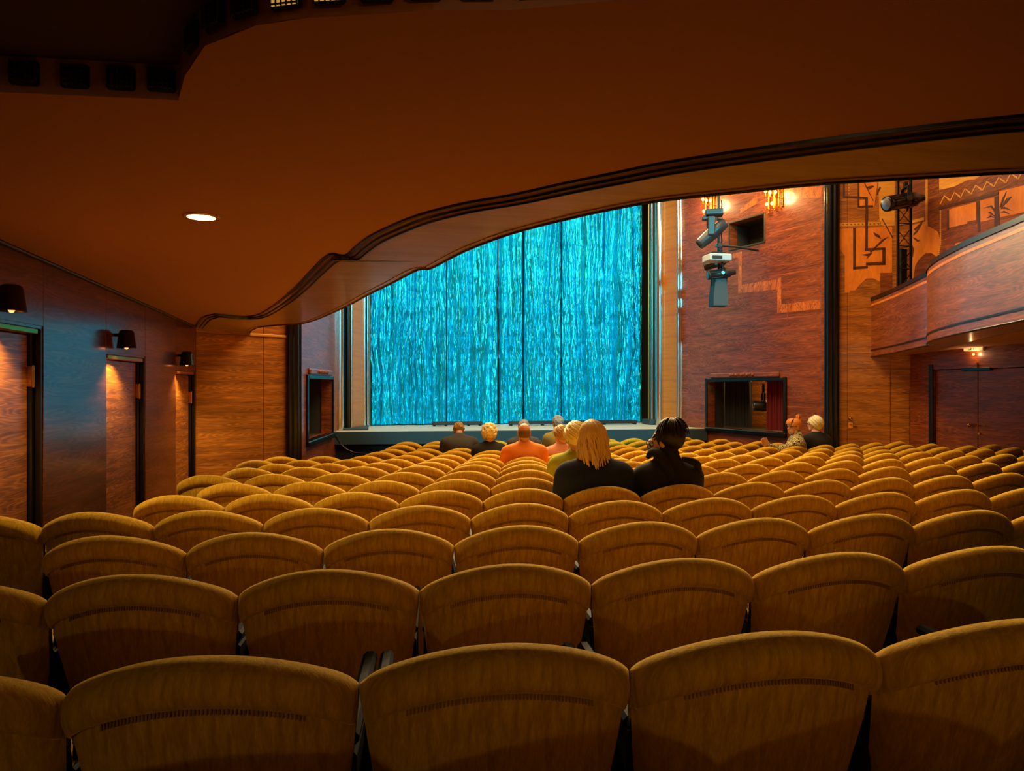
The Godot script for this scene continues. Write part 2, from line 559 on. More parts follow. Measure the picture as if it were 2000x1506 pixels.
func build_shell():
	var mid := Vector2(3.25, 8)
	F_left = Frame.new(Vector2(-2.4, -6.5), Vector2(-2.4, 10.4), mid)
	F_sleft = Frame.new(Vector2(-2.4, 10.4), Vector2(-1.22, 11.2), mid)
	F_pleft = Frame.new(Vector2(-1.22, 11.2), Vector2(-0.72, 15.1), mid)
	F_pright = Frame.new(Vector2(7.9, 11.2), Vector2(6.85, 15.1), mid)
	F_sright = Frame.new(Vector2(7.9, 11.2), Vector2(8.9, 10.5), mid)
	F_right = Frame.new(Vector2(8.9, 10.5), Vector2(8.9, -6.5), mid)
	F_rear = Frame.new(Vector2(-2.4, -6.5), Vector2(8.9, -6.5), mid)
	# floor: a raked carpet
	var st := mk()
	var rows := []
	for j in 61:
		var z: float = -6.6 + 21.6 * j / 60.0
		var row := PackedVector3Array()
		for i in 25:
			var x := -2.6 + 11.7 * i / 24.0
			row.append(P(x, floor_y(x, z), z))
		rows.append(row)
	grid(st, rows)
	var low := []
	for row in rows:
		var r2 := PackedVector3Array()
		for p in row:
			r2.append(p - Vector3(0, 0.3, 0))
		low.append(r2)
	grid(st, low, true)
	struct("floor", st, M.carpet, "dark carpet on the raked floor under the seats")
	var hi := 6.6
	st = mk(false)
	box(st, P(3.25, hi + 0.1, 6.2), Vector3(12.6, 0.2, 26.2), 0.0)
	struct("ceiling", st, M.ceiling_paint, "high ceiling of the auditorium above the balcony")
	st = mk(false)
	box(st, P(3.25, 6.52, 10.5), Vector3(5.2, 0.06, 6.2), 0.02)
	box(st, P(3.25, 6.55, 10.5), Vector3(5.6, 0.1, 6.6), 0.02)
	var lay := thing("laylight", "large glowing laylight panel in the auditorium ceiling", "ceiling light", P(3.25, 6.55, 10.5))
	obj("diffuser", one_box(Vector3(5.2, 0.04, 6.2), 0.01), M.glow_laylight, lay).position = Vector3(0, -0.06, 0)
	obj("frame", one_box(Vector3(5.6, 0.08, 6.6), 0.01), M.gold_leaf, lay)
	var br := thing("unseen_light_bridge", "dark bar of five warm spotlights above the stage opening, out of sight behind the balcony", "light bar", P(3.25, 4.75, 14.75))
	for k in 4:
		st = mk(false)
		box(st, Vector3(-2.7 + 1.8 * k, 0.3, -0.35), Vector3(0.06, 0.06, 0.74), 0.006)
		obj("bracket", st, M.black_matt, br)
	obj("pipe", tube_mesh([Vector3(-3.5, 0.25, 0), Vector3(3.5, 0.25, 0)], 0.03), M.black_matt, br)
	for k in 5:
		var x := -2.5 + 1.25 * k
		var X := Transform3D(Basis(Vector3.RIGHT, PI / 2 + 0.48), Vector3(x, -0.02, 0.0))
		st = mk()
		lathe(st, [Vector2(0.001, -0.3), Vector2(0.1, -0.28), Vector2(0.15, -0.1), Vector2(0.15, 0.0), Vector2(0.14, 0.0), Vector2(0.13, -0.05), Vector2(0.001, -0.05)], 20, X)
		obj("lamp_body", st, M.black_matt, br)
		st = mk()
		lathe(st, [Vector2(0.001, 0.012), Vector2(0.1, 0.008), Vector2(0.13, 0.0)], 20, X)
		obj("lens", st, M.glow_warm, br)
	# walls; the doorways on the left are recesses
	var holes := []
	for d in DOORS_L:
		holes.append([d[0] + 6.5, d[1] + 6.5, -3.0, door_top(d[1])])
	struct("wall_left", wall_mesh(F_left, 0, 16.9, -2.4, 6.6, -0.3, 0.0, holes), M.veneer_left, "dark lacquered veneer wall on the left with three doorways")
	struct("wall_right", wall_mesh(F_right, 0, 17.0, -2.4, 6.6, -0.3, 0.0, [[0.48, 2.16, -3.0, 0.26]]), M.veneer, "veneered wall on the right below and above the box")
	struct("wall_splay_left", wall_mesh(F_sleft, 0, F_sleft.len + 0.02, -2.4, 6.6, -0.2, 0.0), M.veneer_gold, "honey brown veneer wall beside the left dark pillar")
	struct("wall_splay_right", wall_mesh(F_sright, 0, F_sright.len, -2.4, 6.6, -0.2, 0.0), M.veneer_gold, "honey brown veneer wall right of the dark pillar")
	struct("wall_stage_left", wall_mesh(F_pleft, 0, 3.93, -2.4, 6.6, -0.2, 0.0, [[1.02, 3.2, -0.93, 0.12]]), M.veneer_red, "red brown veneer wall left of the stage with a stage box opening")
	struct("wall_stage_right", wall_mesh(F_pright, 0, 4.04, -2.4, 6.6, -0.2, 0.0, [[1.06, 3.17, -0.9, 0.09], [1.56, 2.5, 2.82, 3.35]]), M.veneer_red, "red brown veneer wall right of the stage with two openings")
	struct("wall_rear", wall_mesh(F_rear, -0.3, 11.6, -2.4, 6.6, -0.3, 0.0), M.veneer, "rear wall behind the last row")
	# stage house behind the curtain
	st = mk(false)
	box(st, P(3.25, 2.0, 19.2), Vector3(12.6, 9.4, 0.2), 0.0)
	struct("wall_stage_rear", st, M.black_matt, "black back wall of the stage behind the curtain")
	for sx in [[-3.0, "wall_wing_left"], [9.5, "wall_wing_right"]]:
		st = mk(false)
		box(st, P(sx[0], 2.0, 14.8), Vector3(0.2, 9.4, 9.0), 0.0)
		struct(sx[1], st, M.black_matt, "black wall of the stage wing")
	st = mk(false)
	box(st, P(3.25, 5.9, 15.6), Vector3(8.4, 1.6, 0.5), 0.02)
	struct("wall_header", st, M.veneer_red, "wall above the stage opening")
	# jambs between the auditorium walls and the wings
	for q in [[-0.72, -2.95, 15.15, "trim_1"], [6.88, 9.45, 15.15, "trim_2"]]:
		st = mk(false)
		box(st, P((q[0] + q[1]) / 2, 2.1, q[2]), Vector3(absf(q[0] - q[1]), 9.0, 0.1), 0.0)
		struct(q[3], st, M.black_matt, "black masking beside the stage opening")

func door_top(z: float) -> float:
	return floor_y(-2.2, z) + 2.03

# ---------------------------------------------------------------- the balcony overhead
func soffit_y(x: float, z: float) -> float:
	return 1.083 - 0.0265 * z - 0.27 * smoothstep(3.4, 6.6, x)

func strip_y(x: float, z: float) -> float:
	return soffit_y(x, z) - 0.035

var MOULD := [[-2.4, 10.36], [-2.17, 9.59], [-2.02, 9.15], [-1.87, 8.92], [-1.8, 8.87], [-1.66, 8.98], [-1.52, 9.06], [-1.38, 8.9], [-1.25, 8.59], [-1.0, 7.8], [-0.71, 6.76], [-0.5, 5.9], [-0.32, 5.24], [-0.21, 5.26], [-0.14, 5.01], [-0.04, 4.66], [0.09, 4.36], [0.2, 4.14], [0.33, 3.95], [0.5, 3.76], [0.7, 3.59], [0.9, 3.37], [1.1, 3.17], [1.28, 2.99], [1.63, 2.73], [2.03, 2.47], [2.4, 2.26], [2.8, 2.1], [3.25, 2.04], [3.8, 2.12], [4.4, 2.4], [5.0, 2.85], [5.6, 3.45], [6.2, 4.3], [6.6, 5.1], [6.95, 6.2], [7.35, 7.2], [7.9, 8.3], [8.4, 9.2], [8.9, 10.48]]
var OUTER := [[-1.76, 10.83], [-1.67, 10.43], [-1.57, 10.15], [-1.47, 9.94], [-1.25, 9.72], [-0.94, 9.5], [-0.74, 9.13], [-0.53, 8.53], [-0.26, 7.67], [-0.05, 6.89], [0.15, 6.22], [0.31, 5.64], [0.37, 5.52], [0.43, 5.49], [0.54, 5.08], [0.64, 4.74], [0.83, 4.28], [1.06, 3.91], [1.27, 3.64], [1.47, 3.44], [1.79, 3.24], [2.09, 3.06], [2.51, 2.89], [2.91, 2.74], [3.4, 2.68], [3.95, 2.78], [4.5, 3.04], [5.1, 3.6], [5.7, 4.6], [6.1, 5.55], [6.44, 6.68], [6.62, 7.15], [6.8, 7.55], [7.02, 7.95], [7.28, 8.3], [7.5, 8.52], [7.58, 8.74], [8.05, 9.85], [8.4, 10.83]]
var RECESS := [[-2.15, 2.72], [-1.26, 2.74], [-0.68, 2.7], [-0.61, 2.5], [-0.5, 2.28], [-0.33, 2.13], [-0.18, 2.06], [-0.04, 2.02], [0.16, 1.96], [0.37, 1.92], [0.7, 1.8], [1.0, 1.62], [1.2, 1.4], [1.32, 1.1]]

func v2(a: Array) -> PackedVector2Array:
	var o := PackedVector2Array()
	for p in a:
		o.append(Vector2(p[0], p[1]))
	return o

func smooth_line(a: Array, n := 4) -> Array:
	var o := []
	for i in a.size() - 1:
		var p0 := Vector2(a[maxi(i - 1, 0)][0], a[maxi(i - 1, 0)][1])
		var p1 := Vector2(a[i][0], a[i][1])
		var p2 := Vector2(a[i + 1][0], a[i + 1][1])
		var p3 := Vector2(a[mini(i + 2, a.size() - 1)][0], a[mini(i + 2, a.size() - 1)][1])
		for k in n:
			var q := p1.cubic_interpolate(p2, p0 * 0.5 + p1 * 0.5 if false else p0, p3, float(k) / n)
			o.append([q.x, q.y])
	o.append(a[a.size() - 1])
	return o

func offset_line(a: Array, d: float) -> Array:
	# moves a plan line towards the stage side
	var o := []
	for i in a.size():
		var p := Vector2(a[i][0], a[i][1])
		var t := (Vector2(a[mini(i + 1, a.size() - 1)][0], a[mini(i + 1, a.size() - 1)][1]) - Vector2(a[maxi(i - 1, 0)][0], a[maxi(i - 1, 0)][1])).normalized()
		var n := Vector2(-t.y, t.x)
		o.append([p.x + n.x * d, p.y + n.y * d])
	return o

func build_balcony():
	var mould := smooth_line(MOULD, 3)
	var outer := smooth_line(OUTER, 3)
	# plaster soffit in two pieces round the recess
	var poly := []
	var east := [[3.25, 0.8]]
	for p in mould:
		if p[0] < 3.2:
			poly.append(p)
	for p in mould:
		if p[0] > 3.3:
			east.append(p)
	east.insert(1, [3.25, 2.04])
	east.append([8.9, 0.8])
	poly.append_array([[3.25, 2.04], [3.25, 0.8], [1.5, 0.8]])
	for i in range(RECESS.size() - 1, -1, -1):
		poly.append(RECESS[i])
	poly.append_array([[-2.15, 0.8], [-2.4, 0.8]])
	var st := mk(false)
	slab(st, v2(poly), soffit_y, 0.4)
	slab(st, v2(east), soffit_y, 0.4)
	slab(st, v2([[-2.4, 0.8], [-2.15, 0.8], [-2.15, -1.2], [1.5, -1.2], [1.5, 0.8], [8.9, 0.8], [8.9, -6.5], [-2.4, -6.5]]), soffit_y, 0.4)
	struct("ceiling_soffit", st, M.plaster, "red brown plaster soffit under the balcony")
	# the raised recess: side walls with vents, and its top
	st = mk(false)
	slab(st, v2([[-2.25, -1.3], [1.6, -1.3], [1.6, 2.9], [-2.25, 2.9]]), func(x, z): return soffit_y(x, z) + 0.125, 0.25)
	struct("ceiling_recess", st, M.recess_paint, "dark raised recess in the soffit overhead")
	recess_trim()
	# stepped moulding between plaster and veneer
	# each run: [offset, drop] to [offset, drop], and whether it is a riser coloured dark as shade or a brown fillet
	var prof := [[0.0, 0.01, 0.004, -0.012, true], [0.004, -0.012, 0.026, -0.012, true], [0.026, -0.012, 0.05, -0.014, false], [0.05, -0.014, 0.054, -0.025, true], [0.054, -0.025, 0.066, -0.025, true], [0.066, -0.025, 0.088, -0.026, false], [0.088, -0.026, 0.091, -0.036, true], [0.091, -0.036, 0.1, -0.036, true], [0.1, -0.036, 0.1, 0.01, true]]
	for dark in [true, false]:
		st = mk(false)
		for q in prof:
			if q[4] != dark:
				continue
			var A := offset_line(mould, q[0])
			var B := offset_line(mould, q[2])
			for k in A.size() - 1:
				face(st, [P(A[k][0], soffit_y(A[k][0], A[k][1]) + q[1], A[k][1]), P(A[k + 1][0], soffit_y(A[k + 1][0], A[k + 1][1]) + q[1], A[k + 1][1]), P(B[k + 1][0], soffit_y(B[k + 1][0], B[k + 1][1]) + q[3], B[k + 1][1]), P(B[k][0], soffit_y(B[k][0], B[k][1]) + q[3], B[k][1])], Vector3(0, -1, 0.3))
		if dark:
			struct("trim_3", st, M.dark_trim, "dark stepped moulding along the curved balcony soffit")
		else:
			obj("fillet", st, M.veneer_left, get_node("trim_3"))
	# veneer strip underneath the balcony front
	var inner := offset_line(mould, 0.095)
	var front := thing("balcony_front", "curved wooden balcony front overhead with glossy veneered underside", "balcony")
	st = mk(false)
	# stitched between the two curves, always across the shorter diagonal
	var i := 0
	var j := 0
	while i < inner.size() - 1 or j < outer.size() - 1:
		var a := Vector2(inner[i][0], inner[i][1])
		var o := Vector2(outer[j][0], outer[j][1])
		var a2 := Vector2(inner[mini(i + 1, inner.size() - 1)][0], inner[mini(i + 1, inner.size() - 1)][1])
		var o2 := Vector2(outer[mini(j + 1, outer.size() - 1)][0], outer[mini(j + 1, outer.size() - 1)][1])
		var step_in := i < inner.size() - 1 and (j == outer.size() - 1 or a2.distance_to(o) < a.distance_to(o2))
		var n := a2 if step_in else o2
		for up in [0.0, 0.03]:
			var t := []
			for p in [a, o, n]:
				t.append(P(p.x, strip_y(p.x, p.y) + up, p.y))
			face(st, t, Vector3.UP if up > 0.0 else Vector3.DOWN)
		if step_in:
			i += 1
		else:
			j += 1
	obj("underside", st, M.veneer_soffit, front, "glossy veneered underside")
	# lower edge bead and the parapet
	var bead := []
	for p in outer:
		bead.append(P(p[0], strip_y(p[0], p[1]) + 0.0, p[1]))
	st = mk()
	tube(st, bead, 0.011, 8)
	obj("edge_bead", st, M.black_lacquer, front)
	parapet(front, outer)

func parapet(front: Node3D, outer: Array):
	var parts := [["panel", -0.004, 0.97, 0.0, M.veneer_red], ["base_trim", 0.1, 0.125, 0.008, M.dark_trim], ["inlay_line", 0.87, 0.905, 0.003, M.inlay_light], ["handrail", 0.96, 1.02, 0.012, M.black_lacquer]]
	for q in parts:
		var st := mk()
		var rows := []
		var fore: Array = offset_line(outer, q[3])
		var aft: Array = offset_line(outer, -0.06)
		for i in outer.size():
			var d: Array = fore[i]
			var e: Array = aft[i]
			var y := strip_y(d[0], d[1])
			rows.append(PackedVector3Array([P(d[0], y + q[1], d[1]), P(d[0], y + (q[1] + q[2]) / 2, d[1]), P(d[0], y + q[2], d[1]), P(e[0], y + q[2], e[1]), P(e[0], y + q[1], e[1])]))
		var flat := mk(false)
		for i in rows.size() - 1:
			for k in 4:
				flat.set_smooth_group(k)
				face(flat, [rows[i][k], rows[i + 1][k], rows[i + 1][k + 1], rows[i][k + 1]], Vector3(0, 0, -1) if k < 2 else (Vector3.UP if k == 2 else Vector3(0, 0, 1)))
		obj(q[0], flat, q[4], front)

func recess_trim():
	var st := mk(false)
	var rec := smooth_line(RECESS, 2)
	var edge := mk(false)
	for i in rec.size() - 1:
		var a = rec[i]
		var b = rec[i + 1]
		var ya := soffit_y(a[0], a[1])
		var yb := soffit_y(b[0], b[1])
		face(st, [P(a[0], ya, a[1]), P(b[0], yb, b[1]), P(b[0], yb + 0.14, b[1]), P(a[0], ya + 0.14, a[1])], Vector3(0, 0, 1))
	for q in [[[-2.15, 2.72], [-2.15, -1.2]], [[-2.15, -1.2], [1.5, -1.2]], [[1.5, -1.2], [1.5, 0.8]]]:
		face(st, [P(q[0][0], 1.05, q[0][1]), P(q[1][0], 1.05, q[1][1]), P(q[1][0], 1.25, q[1][1]), P(q[0][0], 1.25, q[0][1])], Vector3(0, 0, 1))
	struct("trim_4", st, M.recess_edge, "ochre side wall of the ceiling recess")
	var rl := thing("added_recess_lamp", "small added bulb inside the ceiling recess lighting its ochre side wall", "lamp", P(0.3, 1.09, 1.45))
	var bs := mk()
	ball(bs, Vector3.ZERO, Vector3(0.02, 0.02, 0.02), 6)
	obj("bulb", bs, M.glow_warm, rl)
	obj("holder", tube_mesh([Vector3(0, 0.018, 0), Vector3(0, 0.06, 0)], 0.012), M.black_matt, rl)
	# vent boxes along that side wall
	var vents := [[-1.5, 2.735, 0.0, false], [-1.34, 2.735, 0.0, false], [-1.18, 2.735, 0.0, false], [-1.02, 2.735, 0.0, false], [-0.87, 2.72, 0.0, false], [-0.735, 2.71, 0.0, false], [-0.55, 2.38, -1.0, false], [-0.46, 2.235, -0.85, false], [-0.36, 2.15, -0.65, false], [-0.24, 2.085, -0.4, true], [-0.12, 2.04, -0.3, true], [0.01, 2.005, -0.28, true], [0.14, 1.965, -0.25, true], [0.28, 1.935, -0.15, false], [0.43, 1.91, -0.2, false], [0.58, 1.86, -0.25, false]]
	var n := 0
	for v in vents:
		n += 1
		var where: String = ["outermost", "second", "third", "fourth", "fifth", "sixth", "seventh", "eighth", "ninth", "tenth", "eleventh", "twelfth", "thirteenth", "fourteenth", "fifteenth", "last"][n - 1]
		var t := thing("ceiling_vent", "%s vent from the left wall along the ceiling recess, %s" % [where, "lit behind its brass lattice" if v[3] else "dark"], "vent", P(v[0], soffit_y(v[0], v[1]) + 0.066, v[1] - 0.012), v[2], "vents along the ceiling recess")
		var f := mk(false)
		box(f, Vector3(0, 0, 0), Vector3(0.095, 0.085, 0.02), 0.012)
		obj("body", f, M.black_matt, t)
		if v[3]:
			obj("lamp_glow", one_box(Vector3(0.08, 0.07, 0.004), 0.0), M.glow_vent, t).position = Vector3(0, 0, 0.012)
		f = mk(false)
		for k in 6:
			box(f, Vector3(-0.04 + 0.016 * k, 0, 0.016), Vector3(0.004, 0.075, 0.004), 0.0)
		for k in 5:
			box(f, Vector3(0, -0.032 + 0.016 * k, 0.016), Vector3(0.084, 0.004, 0.004), 0.0)
		obj("lattice", f, M.aged_metal, t)

# ---------------------------------------------------------------- stage
func build_stage():
	var y := -0.926
	var lipl := Vector2(-0.8, 14.7)
	var lipr := Vector2(7.06, 14.25)
	var st := mk(false)
	slab(st, v2([[-0.8, 14.7], [7.06, 14.25], [7.3, 15.2], [9.3, 15.2], [9.3, 19.0], [-2.8, 19.0], [-2.8, 15.2], [-0.85, 15.2]]), func(_x, _z): return y - 0.05, 0.05)
	struct("floor_stage", st, M.stage_paint, "pale grey stage floor in front of the curtain")
	var F := Frame.new(lipl, lipr, Vector2(3, 0))
	struct("trim_5", wbox(F, 0.0, F.len, y - 0.27, y - 0.004, -0.12, 0.015, 0.01), M.stage_front, "dark board along the front edge of the stage")
	struct("trim_6", wbox(F, 0.0, F.len, -2.3, y - 0.27, -0.4, -0.1, 0.0), M.black_matt, "black recessed front below the stage edge")
	# curtain: five panels of crushed lame hung side by side
	var cur := thing("stage_curtain", "shimmering cyan-lit curtain closing the stage, in five hanging panels", "curtain", P(0, y, 16.8))
	var edges := [-0.1, 1.69, 2.92, 3.54, 4.49, 6.58]
	var f1 := FastNoiseLite.new()
	f1.seed = 5
	f1.frequency = 1.0
	var f2 := FastNoiseLite.new()
	f2.seed = 17
	f2.frequency = 1.0
	f2.fractal_octaves = 3
	for k in 5:
		var x0: float = edges[k] + 0.012
		var x1: float = edges[k + 1] - 0.012
		var nx := int((x1 - x0) / 0.0085)
		var rows := []
		for j in 201:
			var v := j / 200.0
			var h := 0.02 + 6.4 * v
			var row := PackedVector3Array()
			for i in nx + 1:
				var t := float(i) / nx
				var x := lerpf(x0, x1, t)
				var lean := 0.12 * f1.get_noise_2d(x * 1.1, h * 0.3 + 30.0)
				var xx := x + lean
				var fold := 0.24 * f1.get_noise_2d(xx * 2.4, h * 0.05) + 0.11 * f1.get_noise_2d(xx * 7.5, h * 0.09 + 9.0)
				var cr := (0.02 * f2.get_noise_2d(xx * 17.0, h * 0.3) + 0.014 * f2.get_noise_2d(xx * 48.0 + 7.0, h * 2.0)) * (0.25 + 1.1 * smoothstep(-0.15, 0.2, f1.get_noise_2d(xx * 4.5 + 80.0, h * 0.12)))
				var rim := minf(minf(t, 1.0 - t) * (x1 - x0) / 0.05, 1.0)
				row.append(Vector3(x, h, 0.06 + (fold + cr) * (0.3 + 0.7 * rim) - 0.06 * (1.0 - rim)))
			rows.append(row)
		st = mk()
		grid(st, rows)
		obj("panel", st, M.lame, cur)
	obj("hem_bar", tube_mesh([Vector3(-0.1, 0.015, 0.0), Vector3(6.58, 0.015, 0.0)], 0.012), M.black_matt, cur)
	obj("track", tube_mesh([Vector3(-0.3, 6.5, 0.0), Vector3(6.8, 6.5, 0.0)], 0.03), M.black_matt, cur)
	# black backing seen between the panels and at the right edge
	st = mk(false)
	box(st, P(3.25, 2.3, 17.05), Vector3(8.6, 6.5, 0.02), 0.0)
	tag(obj("backdrop", st, M.black_matt), "black backdrop behind the cyan curtain, showing at its right edge", "backdrop")

func tube_mesh(pts: Array, r, sides := 8) -> SurfaceTool:
	var st := mk()
	tube(st, pts, r, sides)
	return st

# ---------------------------------------------------------------- seats
# profiles are [y, z] with z towards the rows behind
func chair_point(s: float, y: float, z: float) -> Vector3:
	var hw := 0.2685 - 0.12 * maxf(0.0, 0.78 - y)
	var bulge := 0.072 * (1.0 - s * s)
	var lean := (y - NOTCH) * 0.27
	var e := pow(maxf(0.0, 1.0 - pow(absf(s), 14.0)), 0.5)
	var zm := -0.042
	return Vector3(s * hw, y, bulge + lean + zm + (z - zm) * lerpf(0.22, 1.0, e))

func chair_top(s: float) -> float:
	return 0.805 + 0.014 * (1.0 - pow(absf(s), 16.0)) + 0.088 * (1.0 - pow(absf(s), 2.0))

func chair_loft(prof: Callable, n := 30) -> SurfaceTool:
	var rows := []
	for i in n + 1:
		var t := -1.0 + 2.0 * i / n
		var s := signf(t) * (1.0 - pow(1.0 - absf(t), 1.35))
		var row := PackedVector3Array()
		for q in prof.call(s):
			row.append(chair_point(s, q[0], q[1]))
		rows.append(row)
	var st := mk()
	grid(st, rows)
	return st

func make_seat() -> Node3D:
	var c := Node3D.new()
	obj("back_panel", chair_loft(func(s):
		var T := chair_top(s)
		var o := [[T - 0.03, -0.04], [T - 0.05, -0.015], [T - 0.08, -0.01]]
		for k in 9:
			o.append([lerpf(T - 0.1, 0.26, k / 8.0), 0.002 if k > 0 else -0.004])
		o.append([0.26, -0.03])
		return o), M.velvet, c)
	obj("top_roll", chair_loft(func(s):
		var T := chair_top(s)
		return [[T - 0.14, -0.085], [T - 0.09, -0.09], [T - 0.05, -0.086], [T - 0.022, -0.074], [T - 0.006, -0.055], [T, -0.034], [T - 0.003, -0.013], [T - 0.013, 0.006], [T - 0.028, 0.02], [T - 0.046, 0.027], [T - 0.064, 0.026], [T - 0.078, 0.018], [T - 0.086, 0.004], [T - 0.086, -0.01]]), M.velvet, c)
	obj("front_pad", chair_loft(func(s):
		var T := chair_top(s)
		return [[0.42, -0.05], [0.42, -0.1], [0.5, -0.115], [0.6, -0.11], [T - 0.16, -0.1], [T - 0.13, -0.09], [T - 0.12, -0.07]]), M.velvet, c)
	var st := mk(false)
	for k in 52:
		var s := -0.66 + 1.32 * k / 51.0
		var T := chair_top(s)
		var p := chair_point(s, T - 0.095, -0.002)
		box(st, p, Vector3(0.003, 0.012, 0.005), 0.001)
	obj("gathered_seam", st, M.stitching, c)
	st = mk(false)
	box(st, Vector3(0, 0.41, -0.3), Vector3(0.45, 0.11, 0.44), 0.03)
	obj("seat_cushion", st, M.velvet, c)
	for sx in [-1.0, 1.0]:
		st = mk(false)
		box(st, Vector3(sx * 0.244, 0.665, -0.335), Vector3(0.036, 0.028, 0.46), 0.009)
		obj("armrest", st, M.armrest, c)
		st = mk(false)
		box(st, Vector3(sx * 0.246, 0.34, -0.25), Vector3(0.024, 0.6, 0.3), 0.006)
		box(st, Vector3(sx * 0.246, 0.03, -0.23), Vector3(0.03, 0.06, 0.38), 0.008)
		obj("side_frame", st, M.black_matt, c)
	return c

const ORD := ["zeroth", "first", "second", "third", "fourth", "fifth", "sixth", "seventh", "eighth", "ninth", "tenth", "eleventh", "twelfth", "thirteenth", "fourteenth", "fifteenth", "sixteenth", "seventeenth", "eighteenth", "nineteenth", "twentieth"]
var row_x0 := [-0.84, -0.834, -1.361, -1.862, -2.378, -2.347, -2.321, -2.837, -2.82, -2.816, -3.326, -3.31, -2.2, -2.178, -2.188, -2.194]
var row_k := [[-1, 3], [-1, 3], [-1, 5], [0, 8], [-1, 10], [0, 11], [0, 13], [0, 16], [0, 18], [0, 18], [0, 18], [0, 18], [0, 12], [0, 12], [0, 11], [0, 10]]

func seat_place(r: int, k: float) -> Transform3D:
	# walks along the row's arc
	var s: float = row_x0[r] + 0.54 * (k + 0.5)
	var X := 0.0
	var n := 60
	for i in n:
		var g: float = row_b[r] + 2.0 * row_c[r] * X
		X += s / n / sqrt(1.0 + g * g)
	var g2: float = row_b[r] + 2.0 * row_c[r] * X
	var Z: float = row_a[r] + row_b[r] * X + row_c[r] * X * X
	var p := cam_to_plan(X, Z)
	var f := cam_to_plan(-g2, 1.0).normalized()
	var fw := Vector3(f.x, 0, -f.y)
	return Transform3D(Basis(-fw.cross(Vector3.UP) * -1.0, Vector3.UP, -fw), P(p.x, -(row_h[r] + NOTCH), p.y))

func build_seats():
	var first: Node3D = null
	for r in 16:
		for k in range(row_k[r][0], row_k[r][1] + 1):
			var c: Node3D
			if first == null:
				c = make_seat()
				first = c
			else:
				c = first.duplicate()
			c.name = numbered("theatre_seat", self)
			add_child(c, true)
			c.transform = seat_place(r, k)
			var ends := "from the row's left end" if r >= 5 or r == 3 else "from the left edge of view"
			var rowname := "row %s from the camera" % ORD[r] if r > 1 else "the nearest row"
			if r == 0:
				tag(c, "mustard velvet theatre seat just below the camera, %s from the left" % ORD[k + 2], "seat", "mustard velvet seats in the row under the camera")
			else:
				var n: int = k - row_k[r][0] + 1
				var nth: String = "" if r == 1 else ORD[r] + "-"
				tag(c, "mustard velvet theatre seat, %s %s, in the %snearest row" % [ORD[n], ends, nth], "seat", "mustard velvet seats in the %snearest row" % nth)

# ---------------------------------------------------------------- wall details
func veneer(parent: Node, F: Frame, us: Array, vs: Array, m: Material, holes := [], proud := 0.012):
	# separate veneer sheets with open joints between them
	for i in us.size() - 1:
		for j in vs.size() - 1:
			var u0: float = us[i] + 0.003
			var u1: float = us[i + 1] - 0.003
			var v0: float = vs[j] + 0.003
			var v1: float = vs[j + 1] - 0.003
			var inside := false
			var cut := []
			for h in holes:
				if h[0] <= u0 + 0.01 and h[1] >= u1 - 0.01 and h[2] <= v0 + 0.01 and h[3] >= v1 - 0.01:
					inside = true
				elif h[0] < u1 and h[1] > u0 and h[2] < v1 and h[3] > v0:
					cut.append(h)
			if inside:
				continue
			if cut.is_empty():
				obj("veneer_panel", wbox(F, u0, u1, v0, v1, 0.0, proud, 0.002), m, parent)
			else:
				obj("veneer_panel", wall_mesh(F, u0, u1, v0, v1, 0.0, proud, cut), m, parent)

func inlays(parent: Node, F: Frame, list: Array, m: Material, w: float, called := "inlay"):
	for p in list:
		obj(called, wpoly(F, p, 0.0, w), m, parent)

func pilaster(at: Vector2, called: String, inward: Vector2, gold: bool):
	var st := mk()
	var o := inward.normalized()
	for q in [[0.0, 0.02, 0.075], [0.09, 0.03, 0.05], [-0.08, 0.0, 0.05]]:
		var c: Vector2 = at + o * q[1] + Vector2(-o.y, o.x) * q[0]
		tube(st, [P(c.x, -2.3, c.y), P(c.x, 6.6, c.y)], q[2], 14)
	var t := struct(called, st, M.black_lacquer, "tall black lacquered pilaster beside the %s" % ("stage wall on the right" if gold else "honey brown wall on the left"))
	var c2: Vector2 = at + o * 0.05 + Vector2(-o.y, o.x) * 0.045
	obj("fillet", tube_mesh([P(c2.x, -2.3, c2.y), P(c2.x, 6.6, c2.y)], 0.014), M.aged_metal, t)
	var c3: Vector2 = at + o * 0.06 + Vector2(-o.y, o.x) * -0.02
	obj("fillet", tube_mesh([P(c3.x, -2.3, c3.y), P(c3.x, 6.6, c3.y)], 0.01), M.aged_metal, t)

func wall(called: String) -> Node3D:
	return get_node(NodePath(called))

